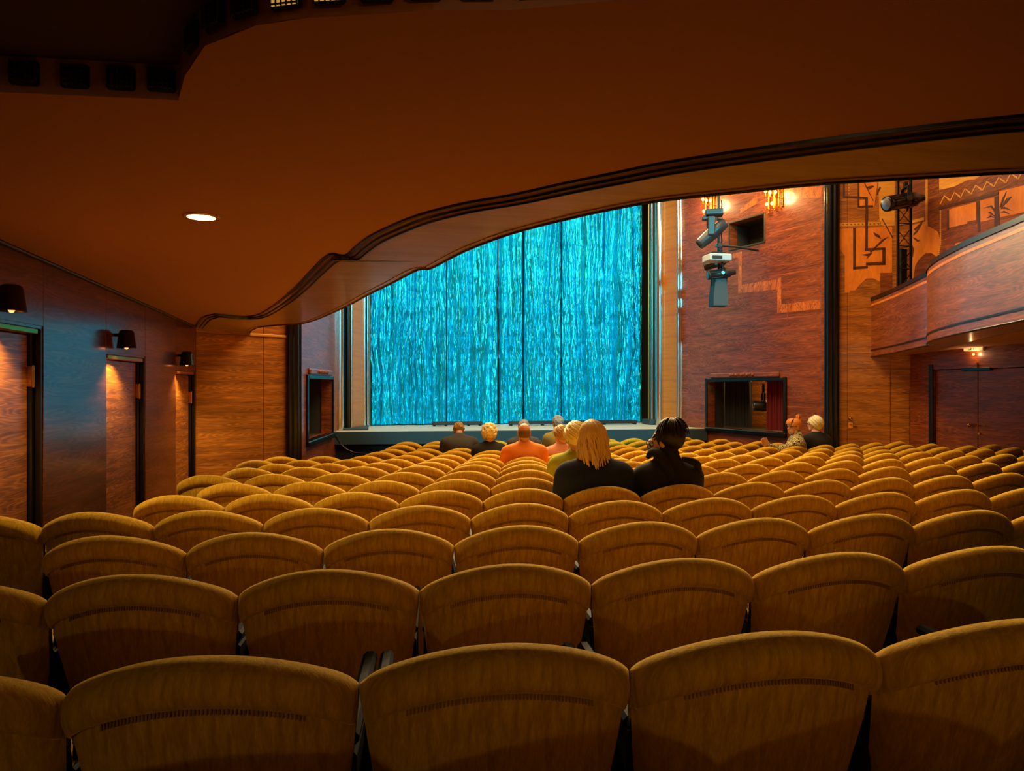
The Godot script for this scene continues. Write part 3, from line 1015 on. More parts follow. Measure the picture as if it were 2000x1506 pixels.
func build_walls_detail():
	# honey wall left of the stage: sheets, a light ledge at balcony height
	veneer(wall("wall_splay_left"), F_sleft, [0.0, 0.97, 1.38], [-2.2, 0.72, 3.6, 6.4], M.veneer_gold)
	obj("ledge", wbox(F_sleft, 0.76, 1.4, 0.715, 0.755, 0.0, 0.03, 0.008), M.inlay_pale, wall("wall_splay_left"))
	pilaster(Vector2(-1.2, 11.2), "trim_7", Vector2(1, -0.6), false)
	pilaster(Vector2(7.9, 11.2), "trim_8", Vector2(-1, -0.6), true)
	obj("gold_edge", wbox(F_pright, 0.09, 0.2, -2.3, 6.5, 0.0, 0.035, 0.01), M.inlay_mid, wall("wall_stage_right"))
	obj("gold_fillet", wbox(F_pright, 0.055, 0.085, -2.3, 6.5, 0.0, 0.05, 0.008), M.gold_leaf, wall("wall_stage_right"))
	obj("edge_strip", wbox(F_pleft, 0.13, 0.3, -2.3, 6.5, 0.0, 0.03, 0.01), M.inlay_band, wall("wall_stage_left"))
	# left wall: sheets between the doorways
	var wl := wall("wall_left")
	var us := [0.0, 3.5, 7.0]
	var holes := []
	for d in DOORS_L:
		us.append_array([d[0] + 6.5 - 0.03, d[1] + 6.5 + 0.03])
		holes.append([d[0] + 6.47, d[1] + 6.53, -3.0, door_top(d[1])])
	us.append(16.895)
	for i in us.size() - 1:
		var hl := []
		var top := 6.5
		for h in holes:
			if absf(h[0] - us[i]) < 0.02:
				hl = [h]
		if hl.is_empty():
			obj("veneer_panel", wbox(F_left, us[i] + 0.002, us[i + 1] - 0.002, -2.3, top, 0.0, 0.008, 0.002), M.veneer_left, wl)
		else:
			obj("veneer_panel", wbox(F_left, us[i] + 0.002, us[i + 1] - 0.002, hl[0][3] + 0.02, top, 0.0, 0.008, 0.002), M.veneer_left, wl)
	var bead := []
	for k in 40:
		var z := -6.4 + 16.75 * k / 39.0
		bead.append(P(-2.375, soffit_y(-2.4, z) - 0.012, z))
	struct("trim_9", tube_mesh(bead, 0.012), M.aged_metal, "thin pale bead where the left wall meets the soffit")
	var names := ["nearest", "middle", "farthest"]
	for n in 3:
		var d: Array = DOORS_L[n]
		var u0: float = d[0] + 6.5
		var u1: float = d[1] + 6.5
		var top := door_top(d[1])
		var bot := floor_y(-2.3, (d[0] + d[1]) / 2) + 0.0
		var dr := thing("door_%d" % (n + 1), "%s of the three honey-coloured doors in the left wall, hinged on its far side" % names[n], "door")
		dr.set_meta("kind", "structure")
		obj("leaf", wbox(F_left, u0 + 0.005, u1 - 0.075, bot, top - 0.05, -0.1, -0.055, 0.006), M.veneer_gold, dr)
		obj("jamb", wbox(F_left, u1 - 0.07, u1 - 0.0, bot, top - 0.004, -0.14, -0.03, 0.008), M.black_lacquer, dr)
		obj("jamb", wbox(F_left, u1 - 0.025, u1 - 0.001, bot, top - 0.004, -0.03, 0.012, 0.006), M.dark_trim, dr)
		obj("head", wbox(F_left, u0, u1 - 0.07, top - 0.045, top - 0.004, -0.12, 0.014, 0.006), M.brass, dr)
		for hy in [top - 0.35, bot + 0.35]:
			var hinge := obj("hinge", wbox(F_left, u1 - 0.085, u1 - 0.01, hy - 0.075, hy + 0.075, -0.056, -0.022, 0.004), M.brass, dr)
			var st := mk()
			tube(st, [F_left.at(u1 - 0.072, hy - 0.08, -0.018), F_left.at(u1 - 0.072, hy + 0.08, -0.018)], 0.009, 8)
			obj("pin", st, M.brass, hinge)
		# conical black lamp over the door
		var lu: float = u1 - [0.67, 0.88, 0.84][n]
		var at := F_left.at(lu, top + 0.145, 0.11)
		var lamp := thing("wall_lamp", "black conical downward wall lamp above the %s door on the left wall" % names[n], "lamp", at, 0.0, "")
		var st2 := mk()
		lathe(st2, [Vector2(0.001, 0.088), Vector2(0.045, 0.088), Vector2(0.06, 0.078), Vector2(0.066, 0.06), Vector2(0.085, -0.078), Vector2(0.087, -0.083), Vector2(0.083, -0.082), Vector2(0.062, 0.055), Vector2(0.001, 0.062)], 28)
		obj("shade", st2, M.black_lacquer, lamp)
		st2 = mk(false)
		box(st2, Vector3(-0.09, 0.04, 0), Vector3(0.06, 0.03, 0.03), 0.006)
		obj("bracket", st2, M.black_lacquer, lamp)
		st2 = mk()
		ball(st2, Vector3(0, -0.06, 0), Vector3(0.022, 0.034, 0.022), 8)
		obj("bulb", st2, M.glow_lamp, lamp)
		spot("wall_lamp_light", at + Vector3(0, -0.1, 0), at + Vector3(0.0, -1.0, 0), 62.0, WARM, 2.2, 0.03, 0.6)
	# downlight in the soffit
	var dl := thing("downlight", "round recessed downlight glowing in the brown soffit", "lamp", P(-0.97, soffit_y(-0.97, 4.34), 4.34))
	var st3 := mk()
	lathe(st3, [Vector2(0.076, 0.0), Vector2(0.078, -0.007), Vector2(0.092, -0.008), Vector2(0.1, -0.003), Vector2(0.1, 0.0)], 32)
	obj("rim", st3, M.brass, dl)
	st3 = mk()
	lathe(st3, [Vector2(0.001, 0.0), Vector2(0.05, -0.003), Vector2(0.077, -0.006)], 32)
	obj("lens", st3, M.glow_warm, dl)

	# right wall below the box: jib door, double doors, exit sign
	veneer(wall("wall_splay_right"), F_sright, [0.13, 0.25, 0.92, 1.2], [-2.2, 0.29, 0.55, 6.4], M.veneer_gold)
	var jd := thing("door_4", "flush veneered door with a brass knob right of the black pilaster", "door")
	jd.set_meta("kind", "structure")
	obj("leaf", wbox(F_sright, 0.26, 0.91, floor_y(8.3, 10.6), 0.28, 0.013, 0.02, 0.003), M.veneer_gold, jd)
	st3 = mk()
	var kp := F_sright.at(0.3, -0.58, 0.0)
	var kn := F_sright.at(0.3, -0.58, 1.0) - kp
	tube(st3, [kp + kn * 0.02, kp + kn * 0.06], 0.012, 10)
	ball(st3, kp + kn * 0.075, Vector3(0.035, 0.035, 0.035), 8)
	obj("knob", st3, M.brass, jd)
	st3 = mk()
	tube(st3, [F_sright.at(0.28, -0.68, 0.04), F_sright.at(0.39, -0.69, 0.04)], 0.012, 8)
	wbox_to(st3, F_sright, 0.26, 0.34, -0.75, -0.64, 0.018, 0.03)
	obj("handle", st3, M.brass, jd)
	var wr := wall("wall_right")
	veneer(wr, F_right, [0.0, 0.44, 2.2, 5.0], [-2.2, 0.3, 1.2, 6.4], M.veneer, [[0.48, 2.16, -3.0, 0.26]])
	for k in 2:
		var u0: float = [0.5, 1.325][k]
		var u1: float = [1.315, 2.14][k]
		var dr := thing("door_%d" % (5 + k), "%s leaf of the dark veneered double door under the box" % ["far", "near"][k], "door")
		dr.set_meta("kind", "structure")
		obj("leaf", wbox(F_right, u0, u1, floor_y(8.7, 9.2), 0.25, -0.08, -0.035, 0.006), M.veneer, dr)
		st3 = mk()
		var hu: float = 1.22 if k == 0 else 1.39
		if k == 0:
			ball(st3, F_right.at(hu, -0.6, 0.02), Vector3(0.032, 0.032, 0.032), 8)
			tube(st3, [F_right.at(hu, -0.6, -0.04), F_right.at(hu, -0.6, 0.01)], 0.012, 8)
		else:
			tube(st3, [F_right.at(hu, -0.6, -0.03), F_right.at(hu, -0.6, 0.02), F_right.at(hu + 0.12, -0.6, 0.02)], 0.011, 8)
			tube(st3, [F_right.at(hu - 0.02, -0.72, -0.03), F_right.at(hu - 0.02, -0.72, 0.0)], 0.02, 10)
		obj("handle", st3, M.brass, dr)
	var cl := thing("door_closer", "dark door closer arm above the double door under the box", "door closer")
	obj("body", wbox(F_right, 1.08, 1.6, 0.22, 0.27, -0.03, 0.03, 0.006), M.black_lacquer, cl)
	st3 = mk()
	tube(st3, [F_right.at(1.36, 0.26, 0.01), F_right.at(1.37, 0.34, 0.03)], 0.012, 8)
	obj("arm", st3, M.steel, cl)
	obj("frame_strip", wbox(F_right, 0.42, 0.5, -2.2, 0.34, 0.0, 0.03, 0.006), M.dark_trim, wr)
	exit_sign()
	marquetry()
	stage_boxes()
	proscenium()

func exit_sign():
	var sg := thing("exit_sign", "lit white and green emergency exit sign under the box on the right", "sign")
	obj("housing", wbox(F_right, 1.14, 1.5, 0.52, 0.62, 0.012, 0.05, 0.006), M.fixture_pale, sg)
	obj("lit_panel", wbox(F_right, 1.15, 1.49, 0.53, 0.61, 0.048, 0.053, 0.001), M.glow_exit, sg)
	obj("pictogram_field", wbox(F_right, 1.23, 1.35, 0.532, 0.608, 0.052, 0.055, 0.0), M.sign_green, sg)
	var st := mk(false)
	# a running figure and an open door
	for q in [[1.245, 0.56, 1.26, 0.585], [1.262, 0.545, 1.275, 0.575], [1.243, 0.54, 1.255, 0.56], [1.3, 0.536, 1.335, 0.604]]:
		wbox_to(st, F_right, q[0], q[2], q[1], q[3], 0.054, 0.057, 0.0)
	ball(st, F_right.at(1.262, 0.594, 0.056), Vector3(0.008, 0.008, 0.008), 5)
	obj("pictogram", st, M.sign_white, sg)
	var lamp := thing("pilot_lamp", "tiny glowing pilot lamp on the wall below the exit sign", "lamp", F_right.at(1.33, 0.47, 0.05))
	st = mk()
	ball(st, Vector3.ZERO, Vector3(0.016, 0.016, 0.016), 6)
	obj("bulb", st, M.glow_amber, lamp)
	omni("pilot_lamp_light", F_right.at(1.33, 0.47, 0.09), AMBER, 0.05, 0.016)

func marquetry():
	var ws := wall("wall_splay_right")
	var wr := wall("wall_right")
	var b := 0.0135
	inlays(ws, F_sright, [[0.13, 2.74, 0.94, 2.7, 0.94, 1.92, 0.76, 1.93, 0.76, 1.78, 0.65, 1.84, 0.54, 1.84, 0.44, 1.74, 0.37, 1.65, 0.29, 1.65, 0.29, 1.61, 0.21, 1.62, 0.21, 2.27, 0.13, 2.38], [0.44, 3.6, 0.73, 3.6, 0.67, 3.07, 0.57, 3.09, 0.57, 3.25, 0.44, 3.26], [0.44, 3.21, 0.52, 3.21, 0.52, 3.1, 0.44, 3.1], [0.73, 4.2, 1.0, 4.2, 1.0, 3.6, 0.73, 3.6]], M.inlay_light, b + 0.002)
	inlays(ws, F_sright, [[0.73, 3.6, 0.98, 3.6, 0.98, 2.72, 0.83, 2.72, 0.75, 2.76], [0.13, 2.84, 0.77, 2.8, 0.77, 2.74, 0.13, 2.78]], M.inlay_pale, b + 0.003)  # first piece paints the curved wall's highlight in pale; second is the frieze band
	inlays(ws, F_sright, [[0.76, 1.93, 0.94, 1.92, 0.94, 1.5, 0.76, 1.5]], M.inlay_mid, b + 0.002)
	inlays(ws, F_sright, [[0.18, 3.8, 0.21, 3.8, 0.21, 3.32, 0.18, 3.31], [0.18, 3.31, 0.55, 3.25, 0.55, 3.22, 0.18, 3.28], [0.53, 3.25, 0.57, 3.25, 0.57, 2.37, 0.53, 2.35], [0.34, 2.74, 0.38, 2.73, 0.38, 2.02, 0.34, 2.02], [0.34, 2.06, 0.57, 2.06, 0.57, 2.02, 0.34, 2.01], [0.54, 2.12, 0.84, 2.12, 0.84, 2.06, 0.54, 2.07], [0.79, 2.36, 0.84, 2.36, 0.84, 2.06, 0.79, 2.06], [0.52, 2.37, 0.84, 2.36, 0.84, 2.32, 0.52, 2.32], [0.41, 3.11, 0.65, 3.1, 0.65, 3.07, 0.41, 3.08], [0.41, 3.8, 0.44, 3.8, 0.44, 3.1, 0.41, 3.1]], M.inlay_dark, b + 0.005)
	inlays(ws, F_sright, [[0.49, 3.54, 0.505, 3.54, 0.66, 3.17, 0.65, 3.17], [0.53, 3.42, 0.64, 3.44, 0.67, 3.42, 0.59, 3.38], [0.7, 3.27, 0.75, 3.41, 0.77, 3.39, 0.73, 3.31], [0.79, 2.86, 0.95, 2.53, 0.94, 2.51, 0.78, 2.85], [0.65, 2.64, 0.75, 2.57, 0.78, 2.5, 0.68, 2.57], [0.6, 2.3, 0.79, 2.5, 0.88, 2.54, 0.8, 2.47, 0.61, 2.28], [0.47, 2.26, 0.64, 2.28, 0.6, 2.24, 0.55, 2.18, 0.57, 2.23]], M.inlay_dark, b + 0.007, "leaf_inlay")
	for k in 10:
		var u := 0.17 + 0.06 * k
		var v := 2.802 - 0.004 * k
		inlays(ws, F_sright, [[u, v + 0.012, u + 0.025, v + 0.016, u + 0.035, v - 0.012, u + 0.02, v - 0.002]], M.inlay_dark, b + 0.005, "wave_inlay")
	for k in 7:
		var v := 3.33 + 0.05 * k
		inlays(ws, F_sright, [[0.27, v, 0.285, v, 0.285, v + 0.022, 0.27, v + 0.022]], M.inlay_pale, b + 0.003, "dot_inlay")
	inlays(wr, F_right, [[0.02, 2.7, 0.34, 2.69, 0.34, 2.63, 0.45, 2.57, 0.6, 2.47, 0.65, 2.33, 0.64, 2.18, 0.58, 2.07, 0.47, 2.15, 0.34, 2.17, 0.2, 2.09, 0.12, 2.0, 0.06, 1.74, 0.02, 1.74], [0.83, 2.77, 1.34, 2.76, 1.34, 2.49, 1.18, 2.5, 1.18, 2.47, 0.83, 2.48], [1.41, 2.76, 1.66, 2.75, 1.66, 2.43, 1.42, 2.44], [1.74, 2.81, 2.6, 2.76, 2.6, 2.39, 1.76, 2.43, 1.74, 2.59], [0.95, 2.21, 1.18, 2.21, 1.18, 1.7, 0.8, 1.7, 0.94, 2.06]], M.inlay_light, b + 0.002)
	inlays(wr, F_right, [[0.34, 3.6, 0.39, 3.6, 0.39, 2.61, 0.34, 2.61], [0.63, 3.6, 2.6, 3.6, 1.6, 3.2, 1.47, 3.14, 1.31, 3.1, 1.17, 3.13, 0.93, 3.1, 0.63, 3.13], [2.06, 2.16, 2.13, 2.11, 2.13, 1.9, 2.07, 1.9]], M.inlay_pale, b + 0.002)
	inlays(wr, F_right, [[0.02, 2.78, 0.31, 2.77, 0.31, 2.72, 0.02, 2.73]], M.inlay_pale, b + 0.003)
	inlays(wr, F_right, [[0.4, 3.6, 0.62, 3.6, 0.62, 2.42, 0.56, 2.47, 0.45, 2.58, 0.4, 2.61], [0.63, 3.08, 2.6, 3.05, 2.6, 2.83, 0.63, 2.83]], M.inlay_mid, b + 0.001)
	inlays(wr, F_right, [[0.63, 2.86, 1.73, 2.81, 1.73, 2.77, 0.63, 2.81], [1.35, 2.76, 1.41, 2.76, 1.41, 2.3, 1.37, 2.3], [1.67, 2.74, 1.73, 2.75, 1.75, 2.26, 1.66, 2.3], [0.79, 2.77, 0.83, 2.76, 0.83, 2.46, 0.79, 2.45], [0.02, 2.49, 0.05, 2.46, 0.04, 2.39, 0.09, 2.29, 0.07, 2.17, 0.04, 2.13, 0.02, 2.14]], M.inlay_dark, b + 0.004)
	inlays(wr, F_right, [[1.75, 2.57, 1.8, 2.7, 1.87, 2.78, 1.81, 2.64, 1.77, 2.58], [1.77, 2.58, 1.87, 2.68, 1.95, 2.68, 1.87, 2.61, 1.78, 2.56], [1.76, 2.55, 1.83, 2.57, 1.96, 2.48, 1.85, 2.53], [1.76, 2.5, 1.83, 2.51, 1.93, 2.43, 1.83, 2.48], [1.7, 2.52, 1.62, 2.64, 1.47, 2.63, 1.6, 2.62, 1.67, 2.52], [1.69, 2.45, 1.6, 2.55, 1.55, 2.55, 1.65, 2.47], [1.68, 2.43, 1.6, 2.5, 1.53, 2.47, 1.61, 2.47], [0.09, 2.62, 0.28, 2.71, 0.24, 2.65, 0.12, 2.59], [0.08, 2.54, 0.28, 2.68, 0.17, 2.56, 0.08, 2.51], [0.08, 2.49, 0.22, 2.4, 0.17, 2.39, 0.08, 2.47]], M.inlay_dark, b + 0.007, "leaf_inlay")
	for k in 9:
		var u := 0.64 + 0.2 * k
		inlays(wr, F_right, [[u, 2.9, u + 0.025, 2.9, u + 0.1, 3.0, u + 0.09, 3.02], [u + 0.09, 3.02, u + 0.1, 3.0, u + 0.2, 2.9, u + 0.2, 2.935]], M.inlay_pale, b + 0.004, "zigzag_inlay")
	for k in 24:
		var v := 2.1 + 0.03 * k
		var u := 0.66 if k > 5 else 0.62 + 0.008 * k
		inlays(wr, F_right, [[u - 0.018, v, u, v + 0.014, u + 0.018, v, u, v - 0.014]], M.inlay_pale, b + 0.004, "scale_inlay")

func stage_boxes():
	var pr := wall("wall_stage_right")
	var plf := wall("wall_stage_left")
	# stepped inlay band on the red wall
	inlays(pr, F_pright, [[2.4, 2.72, 2.16, 2.72, 2.16, 2.05, 1.23, 2.03, 1.13, 2.07, 1.13, 1.54, 0.2, 1.54, 0.2, 1.37, 1.23, 1.38, 1.23, 1.84, 2.26, 1.88, 2.26, 2.62, 2.4, 2.62], [0.2, 3.55, 1.2, 3.75, 1.2, 3.55, 0.2, 3.35], [2.2, 3.6, 1.75, 3.75, 1.75, 3.6, 2.2, 3.5]], M.inlay_band, 0.004)
	inlays(pr, F_pright, [[1.0, 1.37, 0.97, 1.37, 0.97, 1.17, 0.2, 1.17, 0.2, 1.14, 1.0, 1.14], [1.95, 1.85, 1.92, 1.85, 1.92, 1.68, 1.2, 1.68, 1.2, 1.65, 1.95, 1.65]], M.veneer, 0.003)
	# lower openings: frames, crests, lined interiors
	for q in [[pr, F_pright, [1.06, 3.17, -0.9, 0.09], "right"], [plf, F_pleft, [1.02, 3.2, -0.93, 0.12], "left"]]:
		var F: Frame = q[1]
		var h: Array = q[2]
		var sg: String = q[3]
		var fr: Node3D = q[0]
		obj("opening_side", wbox(F, h[0] - 0.07, h[0] + 0.005, h[2] - 0.07, h[3] + 0.07, 0.0, 0.04, 0.01), M.black_lacquer, fr)
		obj("opening_side", wbox(F, h[1] - 0.005, h[1] + 0.05, h[2] - 0.07, h[3] + 0.07, 0.0, 0.04, 0.01), M.black_lacquer, fr)
		obj("opening_head", wbox(F, h[0], h[1], h[3] - 0.005, h[3] + 0.06, 0.0, 0.045, 0.01), M.black_lacquer, fr)
		obj("opening_sill", wbox(F, h[0] - 0.07, h[1] + 0.05, h[2] - 0.09, h[2] + 0.005, -0.1, 0.07, 0.015), M.black_lacquer, fr)
		var cr := thing("carved_crest", "carved red wooden crest over the stage box opening %s of the stage" % sg, "ornament")
		obj("bar", wbox(F, h[0] + 0.1, h[1] - 0.1, h[3] + 0.07, h[3] + 0.17, 0.0, 0.05, 0.02), M.veneer_red, cr)
		var st := mk()
		for k in 9:
			var u := lerpf(h[0] + 0.75, h[1] - 0.75, k / 8.0)
			ball(st, F.at(u, h[3] + 0.12 + 0.012 * (k % 2), 0.052), Vector3(0.045, 0.035, 0.03), 5)
		obj("carving", st, M.veneer_red, cr)
		# the lined space behind
		st = mk(false)
		var dp := -1.3
		wbox_to(st, F, h[0] - 0.1, h[1] + 0.1, h[2] - 0.1, h[2] - 0.02, dp, -0.19, 0.0)
		wbox_to(st, F, h[0] - 0.1, h[1] + 0.1, h[3] + 0.02, h[3] + 0.1, dp, -0.19, 0.0)
		wbox_to(st, F, h[0] - 0.1, h[0] - 0.02, h[2] - 0.1, h[3] + 0.1, dp, -0.19, 0.0)
		wbox_to(st, F, h[1] + 0.02, h[1] + 0.1, h[2] - 0.1, h[3] + 0.1, dp, -0.19, 0.0)
		struct("trim_10" if sg == "right" else "trim_11", st, M.grey_box, "grey lining of the stage box %s of the stage" % sg)
		st = mk(false)
		wbox_to(st, F, h[0] - 0.1, h[1] + 0.1, h[2] - 0.1, h[3] + 0.1, dp - 0.05, dp, 0.0)
		struct("wall_box_" + sg, st, M.veneer_gold if sg == "right" else M.grey_box, "back wall of the stage box %s of the stage" % sg)
	drape("black pleated curtain in the stage box right of the stage", M.black_velvet, 2.38, 3.15, -0.45)
	drape("dark red pleated curtain in the stage box right of the stage", M.red_velvet, 1.1, 1.76, -0.26)
	box_spot("black spotlight hanging in the stage box right of the stage", F_pright, 2.1, -0.42, -0.5, -0.35)
	box_spot("black spotlight hanging in the stage box left of the stage", F_pleft, 1.5, -0.4, -0.3, 0.9)
	var bl := thing("added_box_lamp", "small added bulb under the ceiling of the stage box right of the stage", "lamp", F_pright.at(2.1, 0.02, -0.75))
	var st0 := mk()
	ball(st0, Vector3.ZERO, Vector3(0.03, 0.03, 0.03), 6)
	obj("bulb", st0, M.glow_warm, bl)
	st0 = mk()
	tube(st0, [Vector3(0, 0.02, 0), Vector3(0, 0.1, 0)], 0.018, 8)
	obj("holder", st0, M.black_matt, bl)
	omni("added_box_lamp_light", F_pright.at(2.1, 0.02, -0.75), AMBER, 1.0, 0.03)  # added lamp that brightens the back wall of the box
	# upper opening with a grey recess
	var st2 := mk(false)
	wbox_to(st2, F_pright, 1.5, 2.56, 2.74, 3.43, -0.62, -0.58, 0.0)
	obj("recess_back", st2, M.grey_box, pr, "dark grey back of the recess high on the red wall")
	st2 = mk(false)
	wbox_to(st2, F_pright, 1.5, 2.56, 2.74, 2.81, -0.58, -0.19, 0.0)
	wbox_to(st2, F_pright, 1.5, 2.56, 3.36, 3.43, -0.58, -0.19, 0.0)
	wbox_to(st2, F_pright, 1.48, 1.55, 2.74, 3.43, -0.58, -0.19, 0.0)
	wbox_to(st2, F_pright, 2.51, 2.58, 2.74, 3.43, -0.58, -0.19, 0.0)
	obj("recess_lining", st2, M.grey_box, pr)
	for q in [[1.53, 1.56, 2.79, 3.38], [2.5, 2.53, 2.79, 3.38], [1.53, 2.53, 3.35, 3.38], [1.53, 2.53, 2.79, 2.82]]:
		obj("recess_edge", wbox(F_pright, q[0], q[1], q[2], q[3], 0.0, 0.02, 0.004), M.aged_metal, pr)
	st2 = mk(false)
	for k in 6:
		wbox_to(st2, F_pright, 2.2, 2.215, 2.88 + 0.08 * k, 2.895 + 0.08 * k, -0.585, -0.575, 0.0)
	obj("screw_row", st2, M.steel, pr)

func drape(label: String, m: Material, u0: float, u1: float, w: float):
	var rows := []
	for j in 12:
		var v := lerpf(-0.88, 0.085, j / 11.0)
		var row := PackedVector3Array()
		for i in 73:
			var t := i / 72.0
			var u := lerpf(u0, u1, t) + 0.03 * (1.0 - j / 11.0) * (t - 0.5)
			row.append(F_pright.at(u, v, w + 0.028 * sin(t * 56.0 + 0.4 * sin(v * 3.0)) + 0.012 * sin(t * 23.0)))
		rows.append(row)
	var st := mk()
	grid(st, rows)
	var c := thing("box_curtain", label, "curtain")
	obj("cloth", st, m, c)
	st = mk()
	tube(st, [F_pright.at(u0 - 0.02, 0.085, w), F_pright.at(u1 + 0.02, 0.085, w)], 0.012, 8)
	obj("rod", st, M.black_matt, c)

func box_spot(label: String, F: Frame, u: float, v: float, w: float, turn: float):
	var t := thing("spotlight", label, "spotlight", F.at(u, v, w), turn)
	var st := mk()
	var X := Transform3D(Basis(Vector3(0, 0, 1), PI / 2), Vector3.ZERO)
	lathe(st, [Vector2(0.001, 0.17), Vector2(0.09, 0.17), Vector2(0.1, 0.16), Vector2(0.1, 0.02), Vector2(0.112, 0.015), Vector2(0.112, -0.13), Vector2(0.08, -0.2), Vector2(0.001, -0.2)], 24, X)
	obj("barrel", st, M.charcoal, t)
	st = mk()
	lathe(st, [Vector2(0.07, 0.172), Vector2(0.075, 0.18), Vector2(0.092, 0.18), Vector2(0.095, 0.17)], 24, X)
	obj("lens_ring", st, M.steel, t)
	st = mk(false)
	for sz in [-1.0, 1.0]:
		box(st, Vector3(0.02, 0.12, sz * 0.125), Vector3(0.04, 0.28, 0.012), 0.004)
	box(st, Vector3(0.02, 0.26, 0), Vector3(0.04, 0.012, 0.26), 0.004)
	box(st, Vector3(0.02, 0.36, 0), Vector3(0.05, 0.2, 0.05), 0.006)
	obj("yoke", st, M.black_matt, t)

func proscenium():
	# gilded and silvered frame of the stage opening, left then right: [x, z, radius-ish, material, kind]
	var L := [["cove", -0.7, 15.12, 0.1, M.silver], ["dark_fillet", -0.53, 15.22, 0.035, M.black_lacquer], ["reed", -0.46, 15.26, 0.025, M.silver], ["flat", -0.33, 15.55, 0.0, M.veneer_amber], ["reed", -0.2, 15.98, 0.035, M.silver], ["roll", -0.14, 16.2, 0.04, M.silver], ["edge_strip", -0.1, 16.45, 0.03, M.aged_metal]]
	var R := [["reed", 6.84, 15.1, 0.035, M.silver], ["reed", 6.77, 15.1, 0.03, M.silver], ["flat", 6.68, 15.35, 0.0, M.veneer_amber], ["roll", 6.56, 15.68, 0.1, M.silver], ["reed", 6.47, 15.9, 0.03, M.silver], ["reed", 6.43, 16.0, 0.022, M.gold_leaf], ["edge_strip", 6.36, 16.15, 0.0, M.aged_metal]]
	for q in [[L, "left"], [R, "right"]]:
		var t := thing("proscenium_frame", "gilded and silvered reeded frame at the %s edge of the stage opening" % q[1], "frame")
		for e in q[0]:
			if e[3] > 0.0:
				obj(e[0], tube_mesh([P(e[1], -0.92, e[2]), P(e[1], 5.3, e[2])], e[3], 20), e[4], t)
		var st := mk(false)
		if q[1] == "left":
			var F := Frame.new(Vector2(-0.46, 15.26), Vector2(-0.2, 16.0), Vector2(3.25, 10))
			obj("flat", wbox(F, 0.0, F.len, -0.92, 5.3, -0.1, 0.0, 0.004), M.veneer_amber, t)
			box(st, P(-0.42, -0.9, 15.7), Vector3(0.62, 0.04, 1.3), 0.01)
		else:
			var F := Frame.new(Vector2(6.8, 15.1), Vector2(6.58, 15.75), Vector2(3.25, 10))
			obj("flat", wbox(F, 0.0, F.len, -0.92, 5.3, -0.1, 0.0, 0.004), M.veneer_amber, t)
			F = Frame.new(Vector2(6.56, 15.85), Vector2(6.46, 16.1), Vector2(3.25, 10))
			obj("edge_strip", wbox(F, 0.0, F.len, -0.92, 5.3, -0.1, 0.0, 0.004), M.aged_metal, t)
			box(st, P(6.5, -0.86, 16.0), Vector3(0.3, 0.12, 0.5), 0.01)
		obj("plinth", st, M.stage_front, t)

# ---------------------------------------------------------------- lighting equipment
func facing(at: Vector3, turn := 0.0) -> Transform3D:
	return Transform3D(Basis(Vector3.UP, deg_to_rad(-TURN - 10.0) + turn), at)

func lx(p: Vector3, axis: Vector3) -> Transform3D:
	# a frame whose y axis runs along the given direction
	var y := axis.normalized()
	var x := y.cross(Vector3.BACK if absf(y.z) < 0.9 else Vector3.UP).normalized()
	return Transform3D(Basis(x, y, x.cross(y)), p)

func profile_spot(t: Node3D, axis: Vector3, s: float, m: Material):
	# an ellipsoidal spotlight along axis (lens at +), about 0.62 s long
	var st := mk()
	lathe(st, [Vector2(0.001, 0.34), Vector2(0.1, 0.34), Vector2(0.108, 0.33), Vector2(0.108, 0.29), Vector2(0.095, 0.28), Vector2(0.095, 0.02), Vector2(0.11, 0.01), Vector2(0.11, -0.03), Vector2(0.001, -0.03)].map(func(p): return p * s), 20, lx(Vector3.ZERO, axis))
	obj("barrel", st, m, t)
	st = mk(false)
	var X := lx(Vector3.ZERO, axis)
	for k in 5:
		var a := TAU * k / 5.0
		box(st, X * (Vector3(cos(a) * 0.1, 0.15, sin(a) * 0.1) * s), Vector3(0.02, 0.27, 0.02) * s, 0.002, X.basis)
	obj("cooling_fin", st, m, t)
	st = mk()
	lathe(st, [Vector2(0.001, 0.345), Vector2(0.075, 0.342), Vector2(0.09, 0.335)].map(func(p): return p * s), 20, X)
	obj("lens", st, M.steel, t)
	st = mk()
	lathe(st, [Vector2(0.11, -0.03), Vector2(0.115, -0.06), Vector2(0.1, -0.16), Vector2(0.06, -0.22), Vector2(0.055, -0.3), Vector2(0.001, -0.3)].map(func(p): return p * s), 20, X)
	for k in 4:
		var a := TAU * k / 4.0 + 0.4
		tube(st, [X * (Vector3(cos(a) * 0.11, -0.04, sin(a) * 0.11) * s), X * (Vector3(cos(a) * 0.14, -0.05, sin(a) * 0.14) * s)], 0.015 * s, 6)
	obj("lamp_housing", st, m, t)
	st = mk(false)
	for sz in [-1.0, 1.0]:
		box(st, Vector3(0, 0.07, sz * 0.13) * s, Vector3(0.045, 0.22, 0.012) * s, 0.003)
	box(st, Vector3(0, 0.18, 0) * s, Vector3(0.045, 0.014, 0.27) * s, 0.003)
	box(st, Vector3(0, 0.22, 0) * s, Vector3(0.05, 0.08, 0.06) * s, 0.006)
	obj("yoke", st, M.black_matt, t)
	st = mk()
	tube(st, [Vector3(0, 0.0, 0.13) * s, Vector3(0, 0.0, 0.165) * s], 0.035 * s, 12)
	obj("clamp_knob", st, M.steel, t)

func put(t: Node3D, X: Transform3D):
	t.transform = X

